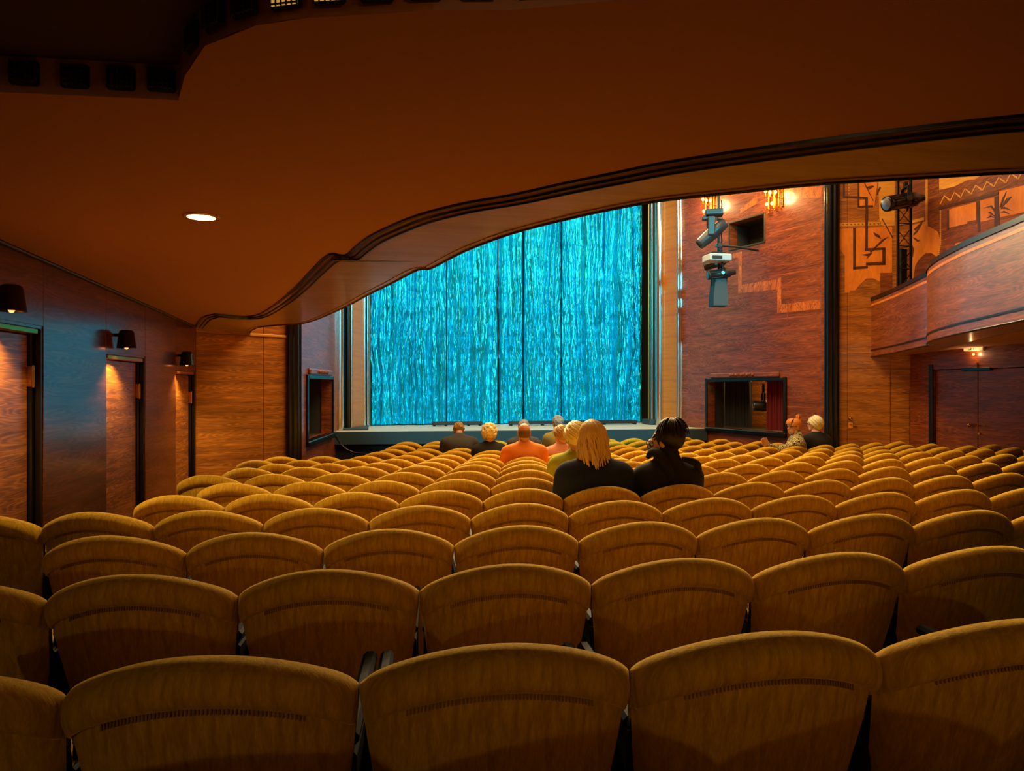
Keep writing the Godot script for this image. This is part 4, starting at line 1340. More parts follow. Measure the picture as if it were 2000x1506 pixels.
func sconce(u: float, v: float, where: String):
	var at := F_pright.at(u, v, 0.0)
	var t := thing("wall_sconce", "gilded glass sconce with glowing bulbs high on the red wall, %s" % where, "lamp", at)
	t.transform.basis = F_pright.X().basis
	obj("back_plate", one_box(Vector3(0.3, 0.1, 0.02), 0.006), M.gold_leaf, t).position = Vector3(0, 0.1, 0.012)
	var st := mk()
	for k in 7:
		var x := -0.16 + 0.05 * k
		var zz := 0.06 + 0.05 * sin(k * 1.9)
		var y0 := -0.3 + 0.09 * absf(sin(k * 2.3))
		tube(st, [Vector3(x, y0, zz), Vector3(x, 0.34, zz)], 0.013, 8)
		ball(st, Vector3(x, y0, zz), Vector3(0.02, 0.02, 0.02), 5)
	obj("glass_rod", st, M.gold_leaf, t)
	for q in [[-0.02, 0.06, 0.17], [0.14, 0.02, 0.2], [0.02, -0.16, 0.16], [-0.1, -0.15, 0.17], [-0.16, 0.12, 0.14]]:
		st = mk()
		ball(st, Vector3(q[0], q[1], q[2]), Vector3(0.028, 0.036, 0.028), 6)
		obj("bulb", st, M.glow_amber, t)
		st = mk()
		tube(st, [Vector3(q[0], q[1] - 0.03, q[2]), Vector3(q[0], q[1] - 0.09, q[2]), Vector3(q[0], q[1] - 0.1, 0.02)], 0.009, 6)
		obj("arm", st, M.gold_leaf, t)
	omni("wall_sconce_light", F_pright.at(u, v, 0.3), AMBER, 1.3, 0.12)

func build_fixtures():
	sconce(1.23, 3.62, "near the black pilaster")
	sconce(3.0, 3.88, "behind the lighting pole")
	# lighting pole in front of the red wall
	var pole := thing("lighting_pole", "slim black pole with brackets carrying lighting equipment before the red wall", "pole", P(6.57, 2.3, 12.78))
	var st := mk()
	tube(st, [Vector3(0, -0.2, 0), Vector3(0, 4.1, 0)], 0.026, 10)
	obj("tube", st, M.charcoal, pole)
	st = mk()
	for k in 7:
		tube(st, [Vector3(0.04, 0.1 + 0.17 * k, 0.03), Vector3(0.055, 0.18 + 0.17 * k, 0.02), Vector3(0.04, 0.27 + 0.17 * k, 0.03)], 0.012, 6)
	obj("cable", st, M.black_matt, pole)
	st = mk(false)
	for yy in [0.08, 0.42, 0.95]:
		box(st, Vector3(0, yy, 0), Vector3(0.11, 0.07, 0.11), 0.012)
	obj("clamp", st, M.steel, pole)
	st = mk()
	tube(st, [Vector3(0, 0.42, 0), Vector3(0.3, 0.40, 0.04), Vector3(0.98, 0.36, -0.1)], 0.022, 8)
	obj("bracket", st, M.charcoal, pole)
	# moving head
	var mh := thing("moving_head", "grey moving-head spotlight hanging nose-down from the lighting pole", "spotlight")
	put(mh, facing(P(6.39, 3.05, 12.62)))
	st = mk(false)
	box(st, Vector3(0.0, 0.25, 0), Vector3(0.34, 0.12, 0.26), 0.02)
	box(st, Vector3(0.0, 0.26, 0.13), Vector3(0.22, 0.03, 0.01), 0.004)
	obj("base", st, M.fixture_grey, mh)
	st = mk(false)
	box(st, Vector3(-0.1, 0.15, 0.0), Vector3(0.26, 0.07, 0.14), 0.02)
	box(st, Vector3(-0.06, -0.02, 0.15), Vector3(0.13, 0.36, 0.05), 0.03)
	box(st, Vector3(-0.06, -0.02, -0.15), Vector3(0.13, 0.36, 0.05), 0.03)
	obj("yoke", st, M.fixture_grey, mh)
	st = mk()
	lathe(st, [Vector2(0.001, 0.3), Vector2(0.07, 0.3), Vector2(0.1, 0.27), Vector2(0.115, 0.1), Vector2(0.125, -0.02), Vector2(0.12, -0.14), Vector2(0.105, -0.3), Vector2(0.098, -0.36), Vector2(0.085, -0.36), Vector2(0.08, -0.33), Vector2(0.001, -0.33)], 24, lx(Vector3(-0.01, -0.12, 0.0), Vector3(0.2, 0.17, 0.0)))
	obj("head", st, M.fixture_grey, mh)
	# projector
	var pj := thing("projector", "pale projector hanging from the lighting pole above the profile spots", "projector")
	put(pj, facing(P(6.44, 2.43, 12.6), 0.35))
	obj("case", one_box(Vector3(0.44, 0.13, 0.36), 0.015), M.fixture_pale, pj)
	obj("vent_grille", one_box(Vector3(0.2, 0.06, 0.01), 0.002), M.grey_box, pj).position = Vector3(-0.08, -0.01, 0.18)
	st = mk()
	tube(st, [Vector3(0.12, 0, -0.17), Vector3(0.12, 0, -0.24)], 0.05, 14)
	obj("lens", st, M.black_lacquer, pj)
	st = mk(false)
	box(st, Vector3(0, 0.1, 0), Vector3(0.3, 0.02, 0.2), 0.004)
	box(st, Vector3(0.08, 0.16, 0), Vector3(0.05, 0.12, 0.05), 0.004)
	obj("mount", st, M.charcoal, pj)
	var s1 := thing("profile_spot", "charcoal profile spot just below the projector on the lighting pole", "spotlight")
	put(s1, facing(P(6.63, 2.4, 12.95)))
	profile_spot(s1, Vector3(-0.9, -0.2, -0.4), 0.75, M.charcoal)
	var s2 := thing("profile_spot", "charcoal profile spot lowest on the lighting pole, above the loudspeaker", "spotlight")
	put(s2, facing(P(6.55, 2.14, 12.6)))
	profile_spot(s2, Vector3(-1, -0.12, 0.25), 0.85, M.charcoal)
	# loudspeaker
	var sp := thing("loudspeaker", "slender grey loudspeaker hanging below the lighting pole", "speaker")
	put(sp, facing(P(6.53, 1.79, 12.65), 0.25))
	st = mk(false)
	var A := PackedVector2Array([Vector2(-0.11, 0.27), Vector2(0.11, 0.27), Vector2(0.145, -0.1), Vector2(0.13, -0.27), Vector2(-0.15, -0.27), Vector2(-0.15, -0.1)])
	prism(st, A, 0.24, Transform3D(Basis(), Vector3(0, 0, -0.2)))
	obj("cabinet", st, M.charcoal, sp)
	st = mk(false)
	var G := PackedVector2Array()
	for p in A:
		G.append(p * 0.95)
	prism(st, G, 0.02, Transform3D(Basis(), Vector3(0, 0, 0.04)))
	obj("grille", st, M.speaker_grille, sp)
	st = mk(false)
	box(st, Vector3(0, 0.3, -0.05), Vector3(0.28, 0.015, 0.05), 0.003)
	for sx in [-1.0, 1.0]:
		box(st, Vector3(sx * 0.15, 0.22, -0.05), Vector3(0.012, 0.18, 0.04), 0.003)
	obj("bracket", st, M.black_matt, sp)
	# truss tower in the right-hand box with one big profile spot
	var tr := thing("truss_tower", "black three-chord truss tower standing in the right-hand box", "truss", P(8.52, 0.7, 10.25))
	st = mk()
	var ch := [Vector3(-0.12, 0, 0.06), Vector3(0.12, 0, 0.06), Vector3(0.02, 0, -0.12)]
	for c in ch:
		tube(st, [c, c + Vector3(0, 3.6, 0)], 0.02, 8)
	obj("chord", st, M.black_lacquer, tr)
	for k in 10:
		st = mk()
		for e in 3:
			tube(st, [ch[e] + Vector3(0, 0.1 + 0.37 * k, 0), ch[(e + 1) % 3] + Vector3(0, 0.1 + 0.37 * k, 0)], 0.01, 6)
			tube(st, [ch[e] + Vector3(0, 0.1 + 0.37 * k, 0), ch[(e + 1) % 3] + Vector3(0, 0.4 + 0.37 * k, 0)], 0.007, 6)
		obj("rung", st, M.black_lacquer, tr)
	st = mk(false)
	box(st, Vector3(0.03, 1.1, -0.02), Vector3(0.12, 0.9, 0.08), 0.01)
	obj("cable_box", st, M.black_matt, tr)
	var bs := thing("profile_spot", "large ribbed black profile spot clamped on the truss tower in the box", "spotlight")
	put(bs, facing(P(8.42, 2.98, 10.05)))
	profile_spot(bs, Vector3(-0.93, -0.22, 0.45), 1.15, M.black_lacquer)
	# equipment on the stage edge
	for q in [[1.3, 2.45, 16.2, "left"], [3.05, 6.15, 16.1, "right"]]:
		var fb := thing("footlight_bar", "long dark footlight bar lying on the %s half of the stage before the curtain" % q[3], "light bar", P((q[0] + q[1]) / 2, -0.926, q[2]))
		obj("housing", one_box(Vector3(q[1] - q[0], 0.075, 0.14), 0.012), M.charcoal, fb).position = Vector3(0, 0.06, 0)
		var st5 := mk(false)
		for k in 5:
			box(st5, Vector3((k / 4.0 - 0.5) * (q[1] - q[0] - 0.1), 0.012, 0), Vector3(0.05, 0.024, 0.16), 0.004)
		obj("foot", st5, M.black_matt, fb)
		obj("lid", one_box(Vector3(q[1] - q[0] - 0.02, 0.012, 0.1), 0.004), M.fixture_grey, fb).position = Vector3(0, 0.102, 0)
	st = mk()
	var pts := []
	for p in [[-0.83, -0.9, 14.5], [-0.74, -1.02, 14.56], [-0.65, -1.17, 14.55], [-0.52, -1.28, 14.53], [-0.38, -1.34, 14.52], [-0.1, -1.37, 14.5], [0.1, -1.33, 14.5], [0.35, -1.28, 14.48], [0.75, -1.25, 14.45]]:
		pts.append(P(p[0], p[1], p[2]))
	tube(st, pts, 0.018, 8)
	for p in pts.slice(3):
		pass
	tag(obj("stage_cable", st, M.black_lacquer), "black cable sagging along the stage front on the left", "cable")

# ---------------------------------------------------------------- people
const HAND_CELL := 0.004

func field_mesh(bones: Array, cell: float, k: float, levels: Array) -> Array:
	# bones: [a, b, ra, rb] tapered capsules, or [centre, radii] ellipsoids; one surface net for each distance in levels
	var lo := Vector3(1e9, 1e9, 1e9)
	var hi := -lo
	var reach := 3.5 * k
	var boxes := []
	for b in bones:
		var l: Vector3
		var h: Vector3
		if b.size() == 2:
			l = b[0] - b[1]
			h = b[0] + b[1]
		else:
			var r := Vector3.ONE * maxf(b[2], b[3])
			l = b[0].min(b[1]) - r
			h = b[0].max(b[1]) + r
		l -= Vector3.ONE * reach
		h += Vector3.ONE * reach
		boxes.append([l, h])
		lo = lo.min(l)
		hi = hi.max(h)
	lo -= Vector3.ONE * cell
	var nx := int((hi.x - lo.x) / cell) + 3
	var ny := int((hi.y - lo.y) / cell) + 3
	var nz := int((hi.z - lo.z) / cell) + 3
	var f := PackedFloat32Array()
	f.resize(nx * ny * nz)
	for n in bones.size():
		var b: Array = bones[n]
		var l: Vector3 = (boxes[n][0] - lo) / cell
		var h: Vector3 = (boxes[n][1] - lo) / cell
		var ell := b.size() == 2
		var A: Vector3 = b[0]
		var ab := Vector3.ZERO
		var inv := 0.0
		var r0 := 0.0
		var r1 := 0.0
		var rad := Vector3.ONE
		var rm := 0.0
		if ell:
			rad = b[1]
			rm = minf(rad.x, minf(rad.y, rad.z))
		else:
			ab = b[1] - A
			inv = 1.0 / maxf(ab.length_squared(), 1e-9)
			r0 = b[2]
			r1 = b[3]
		for z in range(maxi(int(l.z), 0), mini(int(h.z) + 2, nz)):
			for y in range(maxi(int(l.y), 0), mini(int(h.y) + 2, ny)):
				var row := (z * ny + y) * nx
				for x in range(maxi(int(l.x), 0), mini(int(h.x) + 2, nx)):
					var p := lo + Vector3(x, y, z) * cell - A
					var d: float
					if ell:
						var q := p / rad
						var ql := q.length()
						d = (ql - 1.0) * (rm if ql < 0.3 else p.length() / ql)
					else:
						var t := clampf(p.dot(ab) * inv, 0.0, 1.0)
						d = (p - ab * t).length() - lerpf(r0, r1, t)
					f[row + x] += exp(clampf(-d / k, -20.0, 12.0))
	var out := []
	for lev in levels:
		out.append(nets(f, nx, ny, nz, lo, cell, exp(-lev / k), k))
	return out

func nets(f: PackedFloat32Array, nx: int, ny: int, nz: int, lo: Vector3, cell: float, iso: float, k: float) -> Array:
	var vid := {}
	var V := PackedVector3Array()
	var I := PackedInt32Array()
	var offs := [0, 1, nx, nx + 1, nx * ny, nx * ny + 1, nx * ny + nx, nx * ny + nx + 1]
	var E := [[0, 1], [2, 3], [4, 5], [6, 7], [0, 2], [1, 3], [4, 6], [5, 7], [0, 4], [1, 5], [2, 6], [3, 7]]
	var li := log(iso)
	for z in nz - 1:
		for y in ny - 1:
			var base := (z * ny + y) * nx
			for x in nx - 1:
				var c := base + x
				var a0 := f[c] > iso
				if a0 == (f[c + 1] > iso) and a0 == (f[c + nx] > iso) and a0 == (f[c + nx + 1] > iso):
					var c2 := c + nx * ny
					if a0 == (f[c2] > iso) and a0 == (f[c2 + 1] > iso) and a0 == (f[c2 + nx] > iso) and a0 == (f[c2 + nx + 1] > iso):
						continue
				var s := Vector3.ZERO
				var m := 0
				for e in E:
					var fa := f[c + offs[e[0]]]
					var fb := f[c + offs[e[1]]]
					if (fa > iso) != (fb > iso):
						var la := log(maxf(fa, 1e-9))
						var lb := log(maxf(fb, 1e-9))
						var t := clampf((li - la) / (lb - la), 0.0, 1.0)
						var p0 := Vector3(e[0] & 1, (e[0] >> 1) & 1, e[0] >> 2)
						var p1 := Vector3(e[1] & 1, (e[1] >> 1) & 1, e[1] >> 2)
						s += p0.lerp(p1, t)
						m += 1
				vid[c] = V.size()
				V.append(lo + (Vector3(x, y, z) + s / m) * cell)
	for c in vid:
		var ins := f[c] > iso
		for ax in 3:
			var st: int = [1, nx, nx * ny][ax]
			var o1: int = [nx, nx * ny, 1][ax]
			var o2: int = [nx * ny, 1, nx][ax]
			if (f[c + st] > iso) == ins:
				continue
			if vid.has(c - o1) and vid.has(c - o2) and vid.has(c - o1 - o2):
				var q := [vid[c], vid[c - o1], vid[c - o1 - o2], vid[c - o2]]
				if not ins:
					q.reverse()
				I.append_array([q[0], q[2], q[1], q[0], q[3], q[2]])
	return [V, I]

func add_net(st: SurfaceTool, net: Array, X := Transform3D(), keep = null):
	st.set_smooth_group(0)
	var V: PackedVector3Array = net[0]
	var I: PackedInt32Array = net[1]
	for i in range(0, I.size(), 3):
		if keep != null:
			var c := (V[I[i]] + V[I[i + 1]] + V[I[i + 2]]) / 3.0
			if not keep.call(c):
				continue
		for k in 3:
			st.add_vertex(X * V[I[i + k]])

var head_net: Array
var hand_net: Array

func make_head_hand():
	head_net = field_mesh([
		[Vector3(0, 0.025, 0.015), Vector3(0.074, 0.088, 0.093)], [Vector3(0, 0.02, -0.035), Vector3(0.066, 0.075, 0.05)],
		[Vector3(0, -0.05, -0.035), Vector3(0.056, 0.062, 0.052)], [Vector3(-0.03, -0.085, -0.055), Vector3(0.03, -0.085, -0.055), 0.022, 0.022], [Vector3(0, -0.1, -0.072), Vector3(0, -0.098, -0.074), 0.018, 0.016],
		[Vector3(0, 0.005, -0.088), Vector3(0, -0.032, -0.104), 0.009, 0.014], [Vector3(-0.045, 0.02, -0.07), Vector3(0.045, 0.02, -0.07), 0.013, 0.013],
		[Vector3(-0.018, -0.066, -0.086), Vector3(0.018, -0.066, -0.086), 0.009, 0.009],
		[Vector3(-0.076, -0.01, 0.01), Vector3(0.01, 0.032, 0.02)], [Vector3(0.076, -0.01, 0.01), Vector3(0.01, 0.032, 0.02)],
		[Vector3(0, -0.06, 0.03), Vector3(0, -0.13, 0.035), 0.055, 0.05]], 0.006, 0.007, [0.0])[0]
	var fing := [[Vector3(0, 0, -0.0), Vector3(0, 0, -0.08), 0.022, 0.024], [Vector3(-0.025, 0, -0.03), Vector3(-0.028, 0.002, -0.085), 0.016, 0.013], [Vector3(0.025, 0, -0.03), Vector3(0.027, 0.0, -0.08), 0.016, 0.013]]
	var L := [0.07, 0.08, 0.075, 0.058]
	for i in 4:
		var x := -0.033 + 0.022 * i
		var p0 := Vector3(x, 0.004, -0.085)
		var p1 := p0 + Vector3(x * 0.12, -0.004, -L[i] * 0.5)
		var p2 := p1 + Vector3(x * 0.06, -0.014, -L[i] * 0.3)
		var p3 := p2 + Vector3(0, -0.016, -L[i] * 0.2)
		fing.append_array([[p0, p1, 0.0095, 0.009], [p1, p2, 0.009, 0.0082], [p2, p3, 0.0082, 0.0072]])
	fing.append_array([[Vector3(-0.022, -0.004, -0.02), Vector3(-0.052, -0.012, -0.055), 0.014, 0.011], [Vector3(-0.052, -0.012, -0.055), Vector3(-0.06, -0.018, -0.088), 0.0105, 0.009]])
	hand_net = field_mesh(fing, 0.0045, 0.0035, [0.0])[0]

func basis_along(d: Vector3, up: Vector3) -> Basis:
	# z axis backwards along d
	var z := -d.normalized()
	var x := up.cross(z).normalized()
	return Basis(x, z.cross(x), z)

func person(sp: Dictionary) -> Node3D:
	var seat := seat_place(sp.r, sp.k)
	var t := thing("person", sp.label, "person")
	t.transform = seat
	var dx: float = sp.get("dx", 0.0)
	var lean: float = sp.get("lean", 0.0)   # forward
	var w: float = sp.get("w", 0.18)
	var up: float = sp.get("up", 0.0)
	var tw: float = sp.get("twist", 0.0)
	var T := Basis(Vector3.UP, tw)
	var pel := Vector3(dx * 0.5, 0.53, -0.2)
	var g := func(v: Vector3) -> Vector3: return pel + T * (v - pel) + Vector3(dx * 0.5, up, 0)
	var chest: Vector3 = g.call(Vector3(0, 0.9, -0.17 - lean * 0.6))
	var nb: Vector3 = g.call(Vector3(0, 1.05, -0.17 - lean))
	var hc: Vector3 = nb + T * Vector3(0, 0.165, -0.03) + sp.get("head_off", Vector3.ZERO)
	var sl: Vector3 = g.call(Vector3(-w, 0.965, -0.17 - lean * 0.8))
	var sr: Vector3 = g.call(Vector3(w, 0.965, -0.17 - lean * 0.8))
	var arms: Dictionary = sp.get("arms", {})
	var el: Vector3 = arms.get("el", g.call(Vector3(-w - 0.05, 0.72, -0.24 - lean * 0.8)))
	var er: Vector3 = arms.get("er", g.call(Vector3(w + 0.05, 0.72, -0.24 - lean * 0.8)))
	var wl: Vector3 = arms.get("wl", g.call(Vector3(-0.1, 0.64, -0.46 - lean)))
	var wr: Vector3 = arms.get("wr", g.call(Vector3(0.1, 0.64, -0.46 - lean)))
	var fat: float = sp.get("fat", 1.0)
	var bones := [
		[pel + Vector3(-0.07, 0, 0), pel + Vector3(0.07, 0, 0), 0.105 * fat, 0.105 * fat],
		[pel, chest, 0.12 * fat, 0.125 * fat], [chest + T * Vector3(-0.075, 0, 0), chest + T * Vector3(0.075, 0, 0), 0.115 * fat, 0.115 * fat],
		[sl.lerp(sr, 0.12), sl.lerp(sr, 0.88), 0.07, 0.07], [nb.lerp(sl, 0.75), nb, 0.05, 0.058], [nb.lerp(sr, 0.75), nb, 0.05, 0.058],
		[nb, hc + Vector3(0, -0.06, 0.02), 0.055, 0.05],
		[sl, el, 0.06, 0.046], [el, wl, 0.045, 0.03], [sr, er, 0.06, 0.046], [er, wr, 0.045, 0.03],
		[pel + Vector3(-0.09, -0.01, 0), pel + Vector3(-0.11, -0.01, -0.42), 0.085, 0.062], [pel + Vector3(0.09, -0.01, 0), pel + Vector3(0.11, -0.01, -0.42), 0.085, 0.062],
		[pel + Vector3(-0.11, -0.01, -0.42), pel + Vector3(-0.11, -0.46, -0.36), 0.06, 0.042], [pel + Vector3(0.11, -0.01, -0.42), pel + Vector3(0.11, -0.46, -0.36), 0.06, 0.042],
		[pel + Vector3(-0.11, -0.485, -0.34), pel + Vector3(-0.12, -0.495, -0.5), 0.036, 0.03], [pel + Vector3(0.11, -0.485, -0.34), pel + Vector3(0.12, -0.495, -0.5), 0.036, 0.03]]
	var cell: float = sp.get("cell", 0.016)
	var st := mk()
	add_net(st, field_mesh(bones, 0.02, 0.022, [0.0])[0])
	var hb := T * Basis.from_euler(sp.get("head", Vector3.ZERO))
	var HX := Transform3D(hb.scaled(Vector3.ONE * sp.get("hs", 1.03)), hc)
	add_net(st, head_net, HX)
	var hl: Vector3 = arms.get("hl", wl.direction_to(wl + Vector3(0.08, -0.05, -0.1)))
	var hr: Vector3 = arms.get("hr", wr.direction_to(wr + Vector3(-0.08, -0.05, -0.1)))
	var mir := Basis.from_scale(Vector3(-1, 1, 1))
	add_net(st, hand_net, Transform3D(basis_along(hl, arms.get("ul", Vector3.UP)) * mir, wl))
	add_net(st, hand_net, Transform3D(basis_along(hr, arms.get("ur", Vector3.UP)), wr))
	obj("body", st, sp.get("skin", M.skin), t)
	# clothes: the same bones without neck, hands or legs, a little fuller, so that they close cleanly round neck and wrists
	st = mk()
	var upper := bones.slice(0, 6) + bones.slice(7, 11)
	if sp.has("collar"):
		upper.append([nb, nb + T * Vector3(0, sp.collar, 0.012), 0.06, 0.058])
	add_net(st, field_mesh(upper, cell, 0.022, [0.013])[0])
	obj(sp.get("garment_name", "sweater"), st, sp.garment, t)
	st = mk()
	add_net(st, field_mesh([bones[0]] + bones.slice(11, 15), 0.02, 0.022, [0.012])[0])
	obj("trousers", st, sp.get("trousers", M.cloth_black), t)
	for k in 2:
		st = mk()
		add_net(st, field_mesh([bones[15 + k]], 0.016, 0.015, [0.008])[0])
		obj("shoe", st, M.black_matt, t)
	if sp.get("glasses", false):
		spectacles(t, HX)
	for sx in [-1.0, 1.0]:
		var ey := mk()
		ball(ey, HX * Vector3(sx * 0.031, 0.002, -0.082), Vector3(0.011, 0.008, 0.011), 5)
		obj("eye", ey, M.eye, t)
	hair(t, HX, sp)
	return t

func strand(st: SurfaceTool, HX: Transform3D, pts: Array, r: float):
	var o := []
	var rad := []
	for i in pts.size():
		o.append(HX * pts[i])
		var u := i / float(pts.size() - 1)
		rad.append(r * (1.0 - 0.75 * u * u))
	tube(st, o, rad, 5, false)

func cap_point(a: float, th: float, s: float, sy := 1.0) -> Vector3:
	# on the skull: a round the head (0 = back), th from the crown
	return Vector3(sin(a) * sin(th) * 0.078 * s, 0.025 + cos(th) * 0.094 * s * sy, 0.012 + cos(a) * sin(th) * 0.1 * s)

func hair(t: Node3D, HX: Transform3D, sp: Dictionary):
	var kind: String = sp.hair
	var m: Material = sp.hair_mat
	var st := mk()
	var face_cut := func(c: Vector3) -> bool: return not (c.z < -0.045 and c.y < 0.062)
	if kind == "bald":
		var N: Array = field_mesh([[Vector3(0, -0.005, 0.02), Vector3(0.079, 0.085, 0.0945)]], 0.007, 0.004, [0.0])[0]
		add_net(st, N, HX, func(c): return c.y < 0.055 - 0.3 * maxf(0.0, -c.z) and c.y > -0.06 - 0.4 * maxf(0.0, c.z - 0.03) and c.z > -0.035 and not (absf(c.x) > 0.07 and c.y < 0.02 and c.z < 0.03))
		obj("hair", st, m, t)
		return
	var bones := [[Vector3(0, 0.03, 0.016), Vector3(0.083, 0.094, 0.101)]]
	if kind == "short":
		for i in 40:
			bones.append([cap_point(rng.randf_range(-2.4, 2.4), rng.randf_range(0.2, 1.75), 1.05), Vector3.ONE * rng.randf_range(0.012, 0.018)])
	elif kind == "puff":
		bones = [[Vector3(0, 0.03, 0.02), Vector3(0.1, 0.103, 0.112)], [Vector3(0, -0.03, 0.055), Vector3(0.075, 0.06, 0.06)]]
	elif kind == "curly":
		bones = [[Vector3(0, 0.025, 0.02), Vector3(0.1, 0.105, 0.11)]]
		for i in 260:
			bones.append([cap_point(rng.randf_range(-2.7, 2.7), acos(rng.randf_range(-0.72, 1.0)), rng.randf_range(1.24, 1.4)), Vector3.ONE * rng.randf_range(0.009, 0.016)])
	elif kind == "long":
		bones.append_array([[Vector3(0, -0.06, 0.05), Vector3(0, -0.22, 0.06), 0.075, 0.06], [Vector3(-0.05, -0.02, 0.02), Vector3(-0.075, -0.22, 0.03), 0.05, 0.035], [Vector3(0.05, -0.02, 0.02), Vector3(0.075, -0.22, 0.03), 0.05, 0.035]])
	elif kind == "updo":
		bones.append_array([[Vector3(0, 0.04, 0.045), Vector3(0.105, 0.1, 0.09)]])
	elif kind == "bun":
		bones.append_array([[Vector3(0, 0.06, 0.06), Vector3(0.06, 0.055, 0.06)]])
	var N2: Array = field_mesh(bones, 0.007 if kind != "curly" else 0.0075, 0.005, [0.0])[0]
	add_net(st, N2, HX, face_cut)
	if kind == "long":
		for i in 230:
			var a := rng.randf_range(-2.15, 2.15)
			var len := rng.randf_range(0.29, 0.4) - 0.05 * absf(a) / 2.15 + 0.07 * smoothstep(-1.0, 1.2, a)
			var pts := []
			for k in 7:
				pts.append(cap_point(a * lerpf(0.55, 1.0, k / 6.0), lerpf(0.12, 1.5, k / 6.0), rng.randf_range(1.06, 1.13)))
			var p: Vector3 = pts[6]
			var ph := rng.randf() * TAU
			var flare := rng.randf_range(-0.01, 0.035)
			for k in 8:
				var u := (k + 1) / 8.0
				pts.append(p + Vector3(signf(p.x) * flare * u + 0.016 * sin(ph + u * 7.0), -len * u, 0.02 * u + 0.012 * cos(ph + u * 5.0) + (0.0 if p.z > 0 else 0.04 * u)))
			strand(st, HX, pts, rng.randf_range(0.005, 0.008))
	elif kind == "updo":
		var knot := Vector3(0.01, 0.128, 0.06)
		for i in 150:
			var a := rng.randf_range(-2.5, 2.5)
			var th := rng.randf_range(1.3, 1.8)
			var pts := []
			for k in 7:
				var u := k / 6.0
				var q := cap_point(a * (1.0 - u * 0.9), th * (1.0 - u * 0.6), 1.08 + 0.05 * sin(u * PI))
				pts.append(q.lerp(knot, u * u))
			strand(st, HX, pts, 0.0065)
		# the loose ends fall from the knot over both sides
		for i in 170:
			var a := rng.randf() * TAU
			var reach := rng.randf_range(0.8, 1.55)
			var big := rng.randf_range(0.95, 1.12)
			var pts := []
			for k in 8:
				var u := k / 7.0
				var th := u * reach
				var q := Vector3(sin(a) * sin(th) * 0.125, 0.03 + cos(th) * 0.115, 0.045 + cos(a) * sin(th) * 0.1) * big
				q += Vector3(0, 0.012 * sin(u * PI), 0) + Vector3(sin(a), 0.3, cos(a)) * 0.012 * u * u * sin(i * 7.3)
				pts.append(knot.lerp(q, smoothstep(0.0, 0.3, u)))
			strand(st, HX, pts, 0.007)
	elif kind == "bun":
		for i in 14:
			var a := TAU * i / 14.0
			var pts := []
			for k in 9:
				var b := TAU * k / 8.0
				pts.append(Vector3(0, 0.135, 0.085) + Vector3(cos(a) * 0.02, 0.035 * cos(b), 0.03 * sin(b)) + Vector3(cos(a) * 0.012, sin(a) * 0.02, 0))
			strand(st, HX, pts, 0.011)
		for i in 30:
			var x := rng.randf_range(-0.055, 0.055)
			strand(st, HX, [Vector3(x * 0.5, 0.12, -0.03), Vector3(x * 0.9, 0.105, -0.075), Vector3(x, 0.075, -0.098), Vector3(x * 1.05, 0.04, -0.105)], 0.008)
	elif kind == "puff" or kind == "short":
		for i in (240 if kind == "puff" else 70):
			var a := rng.randf_range(-2.5, 2.5)
			var th := rng.randf_range(0.0, 1.35)
			var pts := []
			for k in 6:
				var u := k / 5.0
				pts.append(cap_point(a + 0.9 * u * (1.0 if kind == "puff" else 0.3), th + 0.75 * u, (1.24 + 0.08 * sin(i * 2.4)) if kind == "puff" else 1.12, 1.02))
			strand(st, HX, pts, 0.008 if kind == "puff" else 0.006)
	obj("hair", st, m, t)

func spectacles(t: Node3D, HX: Transform3D):
	var st := mk()
	for sx in [-1.0, 1.0]:
		var r := []
		for i in 17:
			var a := TAU * i / 16.0
			r.append(HX * Vector3(sx * 0.033 + cos(a) * 0.024, 0.0 + sin(a) * 0.02, -0.103))
		tube(st, r, 0.0028, 5, false)
		tube(st, [HX * Vector3(sx * 0.057, 0.006, -0.103), HX * Vector3(sx * 0.08, 0.004, -0.04), HX * Vector3(sx * 0.084, 0.0, 0.012)], 0.0028, 5)
	tube(st, [HX * Vector3(-0.009, 0.004, -0.106), HX * Vector3(0.009, 0.004, -0.106)], 0.0028, 5)
	obj("spectacles", st, M.spectacles, t)

